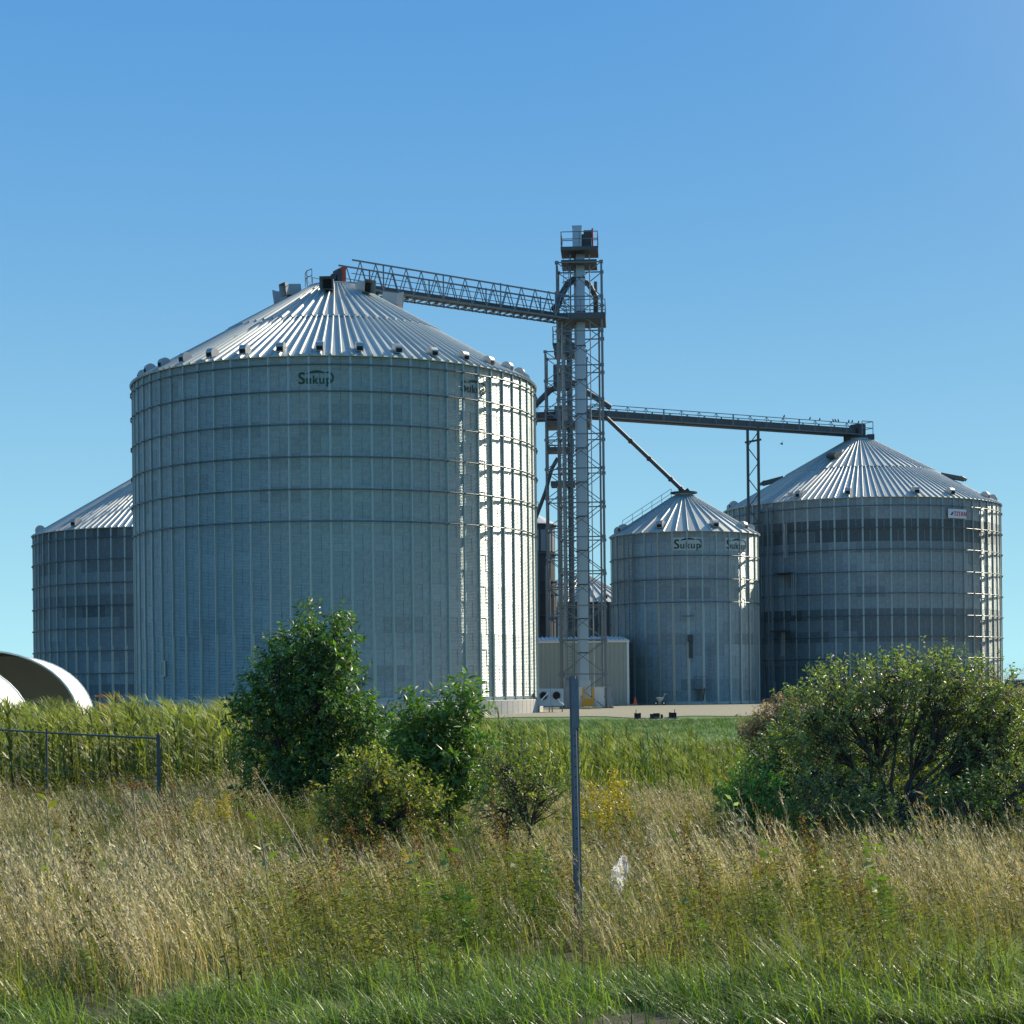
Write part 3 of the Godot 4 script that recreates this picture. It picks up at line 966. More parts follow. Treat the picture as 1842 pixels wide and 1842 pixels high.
	hb.box(Vector3(-0.1, 37.0, 0.3), Vector3(1.3, 2.0, 1.4))
	part("head", hb.mesh(), M.tower_dark, e)
	var pp := MB.new()
	pp.tube(Vector3(-0.15, 0.3, 1.2), Vector3(-0.15, 36.5, 1.2), 0.13, 0.13, 10)
	part("pale_pipe", pp.mesh(), M.tower_pale, e)
	var ds := MB.new()
	ds.box(Vector3(-0.5, 32.6, 0.6), Vector3(1.5, 2.4, 1.4))
	ds.path([Vector3(0.6, 32.2, 0.6), Vector3(1.3, 31.6, 0.6), Vector3(3.2, 30.4, 0.6), Vector3(4.4, 29.6, 0.3)], 0.3, 0.3, 8)
	ds.path([Vector3(-0.6, 31.8, 0.8), Vector3(-1.6, 31.4, 0.6), Vector3(-3.2, 29.9, 0.4)], 0.3, 0.3, 8)
	part("distributor", ds.mesh(), M.conveyor_metal, e)
	var d2 := MB.new()
	d2.path([Vector3(-0.9, 24.6, 0.8), Vector3(-1.5, 23.6, 0.8), Vector3(-2.2, 21.2, 0.6), Vector3(-4.6, 15.4, -1.0), Vector3(-6.0, 12.0, -2.0)], 0.2, 0.2, 8)
	part("downspout", d2.mesh(), M.conveyor_metal, e)

	# truss bridge to the large bin
	var a := Vector3(-12.6, 33.55, -138.4)
	var z := Vector3(4.5, 33.45, -150.6)
	var dir := (z - a).normalized()
	var side := dir.cross(Vector3.UP).normalized()
	var len := a.distance_to(z)
	var g := thing("truss_bridge", "open truss bridge with a conveyor, from the tall tower to the largest bin's peak", "conveyor", Vector3.ZERO)
	var tr := MB.new()
	tr.bar(a + Vector3(0, -0.15, 0), z + Vector3(0, -0.15, 0), 0.6, 0.5)
	part("conveyor_trough", tr.mesh(), M.conveyor_metal, g)
	var bot := MB.new()
	var n := 15
	for i in n * 2 + 1:
		var p := a + dir * len * i / (n * 2.0) + Vector3(0, -0.5, 0)
		bot.bar(p - side * 1.05, p + side * 1.05, 0.09)
		if i % 4 == 0:
			bot.box(p + Vector3(0, -0.06, 0), Vector3(0.3, 0.1, 0.3))
	part("cross_members", bot.mesh(), M.tower_metal, g)
	for s in [-1.0, 1.0]:
		for y in [-0.45, 1.62]:
			var c := MB.new()
			c.bar(a + side * s * 1.05 + Vector3(0, y, 0), z + side * s * 1.05 + Vector3(0, y * 0.9 if y > 0 else y, 0), 0.11)
			part("chord", c.mesh(), M.tower_metal, g)
		var hr := MB.new()
		hr.bar(a + side * s * 0.9 + Vector3(0, 0.62, 0), z + side * s * 0.9 + Vector3(0, 0.6, 0), 0.05)
		part("hand_rail", hr.mesh(), M.tower_metal, g)
		for i in n:
			var p0: Vector3 = a + dir * len * i / n + side * s * 1.05
			var p1: Vector3 = a + dir * len * (i + 0.5) / n + side * s * 1.05
			var p2: Vector3 = a + dir * len * (i + 1.0) / n + side * s * 1.05
			var w := MB.new()
			w.bar(p0 + Vector3(0, -0.45, 0), p1 + Vector3(0, 1.58, 0), 0.06)
			w.bar(p1 + Vector3(0, 1.58, 0), p2 + Vector3(0, -0.45, 0), 0.06)
			part("web_brace", w.mesh(), M.tower_metal, g)
			if i % 4 == 2:
				var q := MB.new()
				q.bar(p0 + Vector3(0, -0.45, 0), p0 + Vector3(0, 1.62, 0), 0.11)
				part("upright", q.mesh(), M.tower_metal, g)
	var rng2 := RandomNumberGenerator.new()
	rng2.seed = 4
	var wk := MB.new()
	wk.bar(a + side * 0.62 + Vector3(0, -0.36, 0), z + side * 0.62 + Vector3(0, -0.36, 0), 0.55, 0.06)
	part("walkway", wk.mesh(), M.tower_metal, g)
	var hd2 := MB.new()
	hd2.box(a - dir * 0.35 + Vector3(0, 0.45, 0), Vector3(0.34, 1.4, 0.9), Basis(Vector3.UP, 0.5))
	part("drive_guard", hd2.mesh(), M.red_paint, g)
	var hd3 := MB.new()
	hd3.box(a - dir * 0.72 + Vector3(0, 0.35, 0.1), Vector3(0.36, 1.1, 0.9), Basis(Vector3.UP, 0.5))
	hd3.tube(a - dir * 1.05 + Vector3(0, 0.3, 0.4), a - dir * 1.05 + Vector3(0, 0.3, -0.4), 0.25, 0.25, 10, true)
	part("drive_motor", hd3.mesh(), M.tower_dark, g)
	var sd := MB.new()
	sd.path([a - dir * 0.6 + Vector3(0, -0.2, 0), Vector3(-13.3, 33.0, -137.9)], 0.35, 0.35, 10)
	part("drop_spout", sd.mesh(), M.conveyor_metal, g)

	# enclosed conveyor to the right bin
	conveyor("enclosed conveyor with a thin hand rail, from the rear tower to the right bin's peak", Vector3(7.6, 29.35, -178.0), Vector3(38.3, 29.85, -196.8), 16, true)
	conveyor("short enclosed conveyor, leaving the rear tower leftwards behind the largest bin", Vector3(-33.0, 29.2, -186.6), Vector3(4.9, 29.2, -178.2), 20, false)

	# spout to the small bin
	var so := thing("spout", "long dark spout slanting down from the conveyor to the smallest bin's peak", "spout")
	var pa := Vector3(9.6, 29.0, -178.0)
	var pb := Vector3(17.15, 21.5, -177.3)
	var tb := MB.new()
	tb.tube(pa, pb, 0.21, 0.21, 10)
	part("pipe", tb.mesh(), M.conveyor_metal, so)
	for f in [0.32, 0.56, 0.84, 0.97]:
		var cl := MB.new()
		var p: Vector3 = pa.lerp(pb, f)
		cl.tube(p, p + (pb - pa).normalized() * 0.25, 0.29, 0.29, 10, true)
		part("clamp", cl.mesh(), M.tower_dark, so)
	var el := MB.new()
	el.path([pb, pb + Vector3(0.35, -0.35, 0), pb + Vector3(0.3, -0.9, 0)], 0.24, 0.26, 10)
	el.box(pb + Vector3(0.45, -0.15, 0.1), Vector3(0.5, 0.45, 0.4), Basis(Vector3.BACK, 0.6))
	part("elbow", el.mesh(), M.tower_dark, so)

	# stand under the conveyor
	var st := thing("conveyor_stand", "narrow two-legged lattice stand holding up the conveyor beside the right bin", "support")
	var l0 := Vector3(24.75, 0.2, -185.0)
	var l1 := Vector3(25.85, 0.2, -185.0)
	for p in [l0, l1]:
		var b := MB.new()
		b.bar(p, p + Vector3(0, 28.6, 0), 0.26, 0.3)
		part("leg", b.mesh(), M.tower_dark, st)
	for i in 17:
		var y := 1.0 + i * 1.6
		var b := MB.new()
		if i % 2 == 0:
			b.bar(l0 + Vector3(0, y, 0), l1 + Vector3(0, y + 1.5, 0), 0.09)
		else:
			b.bar(l1 + Vector3(0, y, 0), l0 + Vector3(0, y + 1.5, 0), 0.09)
		part("brace", b.mesh(), M.tower_dark, st)
	for y in [8.5, 18.4, 27.0]:
		var b := MB.new()
		b.bar(l0 + Vector3(-0.3, y, 0.1), l1 + Vector3(0.3, y + 0.3, 0.1), 0.2)
		part("cross_bar", b.mesh(), M.tower_dark, st)


func conveyor(label: String, a: Vector3, z: Vector3, n: int, rails: bool) -> void:
	var g := thing("enclosed_conveyor", label, "conveyor")
	var dir := (z - a).normalized()
	var side := dir.cross(Vector3.UP).normalized()
	var len := a.distance_to(z)
	for i in n:
		var b := MB.new()
		b.bar(a + dir * len * i / n, a + dir * (len * (i + 1) / n - 0.04), 0.8, 0.72)
		part("housing_section", b.mesh(), M.conveyor_metal, g)
	var u := MB.new()
	u.bar(a + Vector3(0, -0.44, 0), z + Vector3(0, -0.44, 0), 1.1, 0.16)
	part("under_beam", u.mesh(), M.tower_dark, g)
	var w := MB.new()
	w.bar(a + side * 0.75 + Vector3(0, -0.4, 0), z + side * 0.75 + Vector3(0, -0.4, 0), 0.6, 0.08)
	part("walkway", w.mesh(), M.tower_metal, g)
	for s in ([1.0, -1.0] if rails else [1.0]):
		var r := MB.new()
		r.bar(a + side * s + Vector3(0, 0.78, 0), z + side * s + Vector3(0, 0.78, 0), 0.07)
		part("hand_rail", r.mesh(), M.tower_metal, g)
		for i in n + 1:
			var p: Vector3 = a + dir * len * i / n + side * s
			var q := MB.new()
			q.bar(p + Vector3(0, -0.4, 0), p + Vector3(0, 0.8, 0), 0.14 if i % 4 == 0 else 0.06)
			if i % 4 != 0:
				q.bar(p + Vector3(0, 0.42, 0) + dir * 0.3, p + Vector3(0, 0.78, 0), 0.04)
				q.bar(p + Vector3(0, 0.42, 0) - dir * 0.3, p + Vector3(0, 0.78, 0), 0.04)
			part("rail_post", q.mesh(), M.tower_metal, g)
	var h := MB.new()
	h.box(z + dir * 0.3 + Vector3(0, 0.1, 0), Vector3(1.3, 1.5, 1.1), Basis(Vector3.UP, atan2(dir.x, dir.z)))
	h.tube(z + dir * 0.3 + Vector3(0, -0.5, 0), z + dir * 0.3 + Vector3(0, -1.3, 0), 0.35, 0.3, 10)
	part("head_drive", h.mesh(), M.tower_dark, g)
	if rails:
		var f := MB.new()
		railing(f, [z + side + Vector3(0, -0.4, 0), z + side + dir * 1.6 + Vector3(0, -0.4, 0), z - side + dir * 1.6 + Vector3(0, -0.4, 0)], 1.5, 0.07)
		part("end_railing", f.mesh(), M.tower_metal, g)


# ---------------------------------------------------------------- yard objects
func make_yard() -> void:
	# cream shed with ribbed steel walls
	var s := thing("shed", "cream ribbed steel shed with a low pale roof, behind the tall tower", "shed", Vector3(5.6, 0.2, -170.0))
	var w := 10.4
	var hh := 6.0
	var dp := 9.0
	var b := MB.new()
	b.box(Vector3(0, hh / 2 - 0.1, 0), Vector3(w - 0.1, hh, dp - 0.1))
	var wall := part("wall", b.mesh(), M.shed_wall, s)
	for i in 26:
		var x := -w / 2 + 0.2 + i * 0.4
		var p := MB.new()
		var pr := [Vector2(-0.19, 0), Vector2(0.05, 0), Vector2(0.08, 0.035), Vector2(0.14, 0.035), Vector2(0.17, 0), Vector2(0.195, 0)]
		for k in pr.size() - 1:
			p.quad(Vector3(x + pr[k].x, 0, dp / 2 + pr[k].y), Vector3(x + pr[k + 1].x, 0, dp / 2 + pr[k + 1].y), Vector3(x + pr[k + 1].x, hh - 0.05, dp / 2 + pr[k + 1].y), Vector3(x + pr[k].x, hh - 0.05, dp / 2 + pr[k].y))
		part("wall_panel", p.mesh(), M.shed_wall, wall)
	var cn := MB.new()
	for x in [-w / 2, w / 2]:
		cn.box(Vector3(x, hh / 2, dp / 2), Vector3(0.2, hh, 0.16))
	cn.box(Vector3(0, hh + 0.02, dp / 2 + 0.05), Vector3(w + 0.3, 0.22, 0.16))
	part("trim", cn.mesh(), M.white_paint, s)
	var rf := MB.new()
	rf.box(Vector3(0, hh + 0.35, 0), Vector3(w + 0.3, 0.08, dp + 0.3), Basis(Vector3.RIGHT, 0.06))
	var roof := part("roof", rf.mesh(), M.roof_shed, s)
	for i in 26:
		var r := MB.new()
		r.box(Vector3(-w / 2 + 0.2 + i * 0.4, hh + 0.43, 0), Vector3(0.16, 0.1, dp + 0.34), Basis(Vector3.RIGHT, 0.06))
		part("roof_rib", r.mesh(), M.roof_shed, roof)

	# old round drying tower beside the large bin
	var d := thing("drying_tower", "dark round grain drying tower, partly hidden between the largest bin and the lattice towers", "grain dryer", Vector3(2.2, 0.2, -196.0))
	var tb := MB.new()
	tb.lathe([Vector2(2.7, 0), Vector2(2.7, 9.6), Vector2(2.9, 9.62), Vector2(2.9, 13.4), Vector2(2.7, 13.42), Vector2(2.7, 19.6)], 20, 0, TAU, false)
	part("body", tb.mesh(), M.tower_dark, d)
	for y in [9.6, 12.0, 13.4, 16.4]:
		var r := MB.new()
		r.lathe([Vector2(2.72, y - 0.1), Vector2(3.0, y - 0.08), Vector2(3.0, y + 0.08), Vector2(2.72, y + 0.1)], 20)
		part("band", r.mesh(), M.conveyor_metal, d)
	for k in 10:
		var a := deg_to_rad(-60 + k * 18.0)
		var pn := MB.new()
		pn.box(Vector3(0, 17.8, 2.68), Vector3(0.62, 2.3, 0.12))
		part("screen_panel", pn.mesh(), M.cabinet_grey if k % 2 else M.tower_pale, d, Transform3D(Basis(Vector3.UP, a), Vector3.ZERO))
	var rc := MB.new()
	rc.lathe([Vector2(3.0, 19.55), Vector2(3.0, 19.65), Vector2(0.7, 20.9), Vector2(0.02, 20.95)], 20, 0, TAU, false)
	part("roof", rc.mesh(), M.tower_pale, d)
	var rl := MB.new()
	var pts := []
	for i in 9:
		pts.append(Vector3(sin(TAU * i / 8) * 0.9, 20.9, cos(TAU * i / 8) * 0.9))
	railing(rl, pts, 1.3, 0.06)
	part("railing", rl.mesh(), M.tower_metal, d)
	var dl := MB.new()
	for k in 4:
		dl.tube(Vector3(1.6 + k * 0.4, 0, 2.9), Vector3(1.6 + k * 0.4, 15.0 - k * 1.5, 2.9), 0.09, 0.09, 6)
	ladder(dl, Vector3(0.6, 0, 3.0), 19.0, Vector3.RIGHT, 0.35, 0.45)
	part("pipes", dl.mesh(), M.tower_metal, d)

	# base equipment under the tower
	var e := thing("control_cabinet", "white control cabinet on the left of the yellow cage at the tower's foot", "cabinet", Vector3(5.62, 0.2, -150.2))
	cabinet(e, 0.62, 1.75, 0.6, M.cabinet_white)
	e = thing("control_cabinet", "wide white control cabinet on the right of the yellow cage at the tower's foot", "cabinet", Vector3(7.42, 0.2, -150.2))
	cabinet(e, 0.98, 1.75, 0.6, M.cabinet_white)
	e = thing("control_cabinet", "tall dark grey cabinet at the right end of the row at the tower's foot", "cabinet", Vector3(8.22, 0.2, -150.0))
	cabinet(e, 0.52, 1.95, 0.6, M.cabinet_grey)
	e = thing("control_cabinet", "dark grey cabinet behind the top of the roadside post", "cabinet", Vector3(4.75, 0.2, -150.2))
	cabinet(e, 0.7, 2.0, 0.6, M.cabinet_grey)
	var y := thing("safety_cage", "yellow safety cage round the foot of the elevator leg", "safety cage", Vector3(6.38, 0.2, -149.9))
	for x in [-0.44, 0.44]:
		for z in [-0.4, 0.4]:
			var p := MB.new()
			p.bar(Vector3(x, 0, z), Vector3(x, 1.75, z), 0.12)
			part("post", p.mesh(), M.yellow_paint, y)
	for h in [0.25, 0.78]:
		var p := MB.new()
		p.bar(Vector3(-0.44, h, 0.4), Vector3(0.44, h, 0.4), 0.16)
		p.bar(Vector3(-0.44, h, -0.4), Vector3(0.44, h, -0.4), 0.12)
		part("rail", p.mesh(), M.yellow_paint, y)
	var mp := MB.new()
	mp.box(Vector3(0, 0.5, 0.4), Vector3(0.72, 0.4, 0.03))
	part("mesh_panel", mp.mesh(), M.yellow_paint, y)
	var pb := MB.new()
	var pit := thing("pit_grating", "low dark steel grating along the ground at the tower's foot", "grating", Vector3(6.3, 0.15, -149.4))
	pb.box(Vector3(0, 0.05, 0), Vector3(4.4, 0.14, 0.9))
	part("frame", pb.mesh(), M.tower_dark, pit)
	for i in 14:
		var q := MB.new()
		q.bar(Vector3(-2.1 + i * 0.32, 0.1, 0.46), Vector3(-2.1 + i * 0.32, 0.34, 0.46), 0.06)
		part("picket", q.mesh(), M.tower_pale if i % 3 else M.yellow_paint, pit)

	# aeration fans
	for i in 2:
		var f := thing("aeration_fan", ["blue-grey aeration fan box against the large bin's concrete ring", "blue-grey aeration fan box, the one nearer the towers"][i], "fan", Vector3(2.42 + i * 0.98, 0.02, -134.6), 0.0, "aeration fans beside the large bin")
		var h := MB.new()
		h.box(Vector3(0, 1.22, 0), Vector3(0.95, 1.3, 0.7))
		part("housing", h.mesh(), M.fan_blue, f)
		var o := MB.new()
		o.tube(Vector3(-0.05, 1.35, 0.34), Vector3(-0.05, 1.35, 0.38), 0.31, 0.31, 18, true)
		part("inlet", o.mesh(), M.dark_opening, f)
		var rm := MB.new()
		for k in 16:
			var a0 := TAU * k / 16
			var a1 := TAU * (k + 1) / 16
			rm.tube(Vector3(-0.05 + cos(a0) * 0.32, 1.35 + sin(a0) * 0.32, 0.4), Vector3(-0.05 + cos(a1) * 0.32, 1.35 + sin(a1) * 0.32, 0.4), 0.035, 0.035, 5)
		part("inlet_rim", rm.mesh(), M.tower_pale, f)
		var hs := MB.new()
		if i == 0:
			hs.path([Vector3(0.3, 1.55, 0.42), Vector3(0.1, 1.35, 0.5), Vector3(-0.25, 1.0, 0.5)], 0.05, 0.05, 6)
		else:
			hs.path([Vector3(0.05, 1.1, 0.42), Vector3(0.2, 0.85, 0.5), Vector3(0.5, 0.65, 0.5)], 0.05, 0.05, 6)
		part("hose", hs.mesh(), M.white_paint, f)
		for x in [-0.38, 0.38]:
			for z in [-0.25, 0.25]:
				var l := MB.new()
				l.bar(Vector3(x, -0.1, z), Vector3(x, 0.6, z), 0.07)
				part("leg", l.mesh(), M.tower_metal, f)

	var c := thing("traffic_cone", "orange traffic cone beside the cream shed's corner", "traffic cone", Vector3(11.4, 0.3, -165.0))
	var cb := MB.new()
	cb.lathe([Vector2(0.19, 0.06), Vector2(0.035, 0.72), Vector2(0.0, 0.73)], 16)
	part("cone", cb.mesh(), M.cone_orange, c)
	var cq := MB.new()
	cq.box(Vector3(0, 0.035, 0), Vector3(0.46, 0.06, 0.46))
	part("base", cq.mesh(), M.cone_orange, c)

	var k := thing("wheeled_spreader", "small two-wheeled push spreader standing on the gravel", "cart", Vector3(13.35, 0.27, -161.0))
	for x in [-0.36, 0.36]:
		var t := MB.new()
		t.tube(Vector3(x, 0.19, 0.07), Vector3(x, 0.19, -0.07), 0.19, 0.19, 14, true)
		var wh := part("wheel", t.mesh(), M.tyre, k)
		var hu := MB.new()
		hu.tube(Vector3(x, 0.19, 0.09), Vector3(x, 0.19, -0.09), 0.08, 0.08, 10, true)
		part("hub", hu.mesh(), M.white_paint, wh)
	var hp := MB.new()
	hp.lathe([Vector2(0.1, 0.28), Vector2(0.34, 0.66), Vector2(0.36, 0.7), Vector2(0.0, 0.72)], 12)
	part("hopper", hp.mesh(), M.fan_blue, k)
	var hn := MB.new()
	hn.bar(Vector3(0.15, 0.4, 0), Vector3(0.5, 1.0, -0.1), 0.05)
	hn.bar(Vector3(0.35, 1.0, -0.1), Vector3(0.66, 1.02, -0.1), 0.07)
	hn.bar(Vector3(-0.36, 0.19, 0), Vector3(0.36, 0.19, 0), 0.05)
	part("handle", hn.mesh(), M.tower_pale, k)

	var spots := [[7.25, -103.0, 0.36, 0.5, 0.0, "leftmost black post stub, with a thin rod, at the lawn's edge"], [8.28, -103.4, 0.46, 0.46, 0.2, "widest black post stub, in the middle of the row at the lawn's edge"], [8.66, -103.2, 0.12, 0.4, 0.0, "thin black stub just right of the widest one at the lawn's edge"], [9.33, -103.6, 0.38, 0.5, 0.1, "rightmost black post stub at the lawn's edge"]]
	for i in 4:
		var q: Array = spots[i]
		var st := thing("post_stub", q[5], "post stub", Vector3(q[0], ground_h(q[0], q[1]), q[1]), q[4], "black post stubs at the lawn's edge")
		var m := MB.new()
		rng.seed = 30 + i
		for j in 5:
			var x: float = q[2] * (j - 2) / 5.0
			m.box(Vector3(x, q[3] * 0.5 - 0.02, 0), Vector3(q[2] / 5.0 + 0.01, q[3] + rng.randf_range(-0.06, 0.06), q[2] * rng.randf_range(0.85, 1.0)))
		part("block", m.mesh(), M.black_stump, st)
		if i == 0 or i == 3:
			var r := MB.new()
			r.bar(Vector3(q[2] * (0.3 if i else -0.25), 0.0, 0), Vector3(q[2] * (0.3 if i else -0.25), 0.68, 0), 0.035)
			part("rod", r.mesh(), M.black_stump, st)
	rng.seed = 91
	var rk := MB.new()
	for i in 70:
		var p := Vector3(rng.randf_range(6.9, 9.9), 0, rng.randf_range(-102.9, -102.2))
		p.y = ground_h(p.x, p.z) + 0.05
		rk.box(p, Vector3(rng.randf_range(0.06, 0.2), rng.randf_range(0.05, 0.16), 0.12), Basis(Vector3(rng.randf(), rng.randf(), rng.randf()).normalized(), rng.randf() * 3))
	var ro := part("rubble", rk.mesh(), M.concrete, self)
	tag(ro, "pale rubble scattered round the black post stubs", "rubble", "", "stuff")

	for i in 2:
		var q: Array = [[10.3, -163.5, 2.4, "flat grey board lying on the gravel by the cone"], [6.3, -146.5, 2.2, "flat grey board lying on the gravel behind the roadside post"]][i]
		var bd := MB.new()
		for j in 3:
			bd.box(Vector3(0, 0.05, (j - 1) * 0.32), Vector3(q[2], 0.06, 0.28))
		bd.box(Vector3(-0.7, 0.0, 0), Vector3(0.1, 0.06, 1.0))
		bd.box(Vector3(0.7, 0.0, 0), Vector3(0.1, 0.06, 1.0))
		var o := part("board", bd.mesh(), M.wood_grey, self, Transform3D(Basis(), Vector3(q[0], ground_h(q[0], q[1]) + 0.12, q[1])))
		tag(o, q[3], "board")

	# hoop barns at the left
	hoop("fabric hoop barn with a shaded arch and sunlit white side, left of the bins", Vector3(-25.6, 0, -86.0), 4.6, 4.05, 15.0, 0.185)
	hoop("nearer fabric hoop barn at the left edge, only its bright side in view", Vector3(-26.5, 0, -72.0), 4.9, 3.7, 8.0, 0.0)
	var tr := thing("tractor", "orange farm machine half hidden behind the corn, below the dull bin", "tractor", Vector3(-24.4, 0.0, -108.0), 0.3)
	var m1 := MB.new()
	m1.box(Vector3(0, 0.95, 0), Vector3(1.5, 0.7, 0.9))
	m1.box(Vector3(-0.2, 1.75, 0), Vector3(1.3, 0.14, 1.1))
	part("body", m1.mesh(), M.orange_paint, tr)
	var m2 := MB.new()
	for x in [-0.75, 0.4]:
		m2.bar(Vector3(x, 1.2, 0.4), Vector3(x, 1.75, 0.4), 0.07)
		m2.bar(Vector3(x, 1.2, -0.4), Vector3(x, 1.75, -0.4), 0.07)
	part("roll_bars", m2.mesh(), M.tower_dark, tr)
	for x in [-0.6, 0.6]:
		var t := MB.new()
		t.tube(Vector3(x, 0.45, 0.6), Vector3(x, 0.45, 0.35), 0.45, 0.45, 14, true)
		part("wheel", t.mesh(), M.tyre, tr)
		var t2 := MB.new()
		t2.tube(Vector3(x, 0.45, -0.35), Vector3(x, 0.45, -0.6), 0.45, 0.45, 14, true)
		part("wheel", t2.mesh(), M.tyre, tr)

	# spruce at the left edge, low building at the far right
	conifer(Vector3(-35.6, 0.0, -117.0), 5.6)
	var fb := thing("far_building", "low dark building on the horizon at the right edge", "building", Vector3(173.0, 0.3, -600.0))
	var f1 := MB.new()
	f1.box(Vector3(0, 1.1, 0), Vector3(11, 2.4, 10))
	part("wall", f1.mesh(), M.far_blue, fb)
	var f2 := MB.new()
	f2.box(Vector3(0, 2.5, 0), Vector3(11.6, 0.3, 10.6))
	part("roof", f2.mesh(), M.far_blue, fb)
	var fw := thing("far_wall", "short white wall on the horizon beside the low dark building", "wall", Vector3(165.2, 0.3, -598.0))
	var f3 := MB.new()
	f3.box(Vector3(0, 0.5, 0), Vector3(3.4, 1.4, 0.4))
	part("panel", f3.mesh(), M.white_paint, fw)


func cabinet(e: Node3D, w: float, h: float, d: float, m: Material) -> void:
	var b := MB.new()
	b.box(Vector3(0, h / 2, 0), Vector3(w, h, d))
	part("body", b.mesh(), m, e)
	var t := MB.new()
	t.box(Vector3(0, h / 2, d / 2 + 0.012), Vector3(w - 0.1, h - 0.14, 0.03))
	var dr := part("door", t.mesh(), m, e)
	var k := MB.new()
	k.box(Vector3(w * 0.36, h * 0.55, d / 2 + 0.05), Vector3(0.03, 0.2, 0.05))
	part("handle", k.mesh(), M.tower_dark, dr)
	var c := MB.new()
	c.box(Vector3(0, h + 0.025, 0.03), Vector3(w + 0.06, 0.05, d + 0.1))
	part("cap", c.mesh(), m, e)


func hoop(label: String, at: Vector3, hw: float, hh: float, len: float, turn: float) -> void:
	var o := thing("hoop_barn", label, "barn", at, turn)
	var b := MB.new()
	var k := 24
	for i in k:
		var t0 := PI * i / k
		var t1 := PI * (i + 1) / k
		var p0 := Vector3(cos(t0) * hw, pow(sin(t0), 0.85) * hh, 0)
		var p1 := Vector3(cos(t1) * hw, pow(sin(t1), 0.85) * hh, 0)
		var n0 := Vector3(cos(t0) / hw, sin(t0) / hh, 0).normalized()
		var n1 := Vector3(cos(t1) / hw, sin(t1) / hh, 0).normalized()
		for s in 8:
			var sag := 0.0
			var z0 := Vector3(0, 0, -len * s / 8.0)
			var z1 := Vector3(0, 0, -len * (s + 1) / 8.0)
			b.quadn(p0 + z0, p0 + z1, p1 + z1, p1 + z0, n0, n0, n1, n1)
	part("cover", b.mesh(), M.fabric_white, o)
	var e := MB.new()
	for i in k:
		var t0 := PI * i / k
		var t1 := PI * (i + 1) / k
		e.tri(Vector3(0, 0, -len + 0.05), Vector3(cos(t0) * hw * 0.995, pow(sin(t0), 0.85) * hh * 0.995, -len + 0.05), Vector3(cos(t1) * hw * 0.995, pow(sin(t1), 0.85) * hh * 0.995, -len + 0.05))
	part("back_wall", e.mesh(), M.fabric_white, o)
	for s in 2:
		var r := MB.new()
		for i in k:
			var t0 := PI * i / k
			var t1 := PI * (i + 1) / k
			r.bar(Vector3(cos(t0) * hw * 1.004, pow(sin(t0), 0.85) * hh * 1.004, -len * s), Vector3(cos(t1) * hw * 1.004, pow(sin(t1), 0.85) * hh * 1.004, -len * s), 0.08)
		part("hoop_rib", r.mesh(), M.fabric_white, o)


func conifer(at: Vector3, h: float) -> void:
	var o := thing("spruce_tree", "tip of a dark spruce tree behind the hoop barn at the left edge", "tree", at)
	var t := MB.new()
	t.tube(Vector3.ZERO, Vector3(0, h, 0), 0.12, 0.02, 6)
	part("trunk", t.mesh(), M.bark, o)
	rng.seed = 12
	var b := MB.new()
	b.colored = true
	for i in 1500:
		var y := pow(rng.randf(), 0.7) * h
		var r := (h - y) * 0.34 + 0.1
		var a := rng.randf() * TAU
		var q := rng.randf_range(0.2, 1.0) * r
		var p := Vector3(cos(a) * q, y - q * 0.25, sin(a) * q)
		var d := Vector3(cos(a), 0.25, sin(a)) * rng.randf_range(0.15, 0.3)
		var w := Vector3(-sin(a), rng.randf_range(-0.6, 0.6), cos(a)) * 0.05
		b.col = Color(0.02, 0.045, 0.02) * rng.randf_range(0.7, 1.3)
		b.tri(p - w, p + w, p + d)
	part("crown", b.mesh(), M.leaf, o)


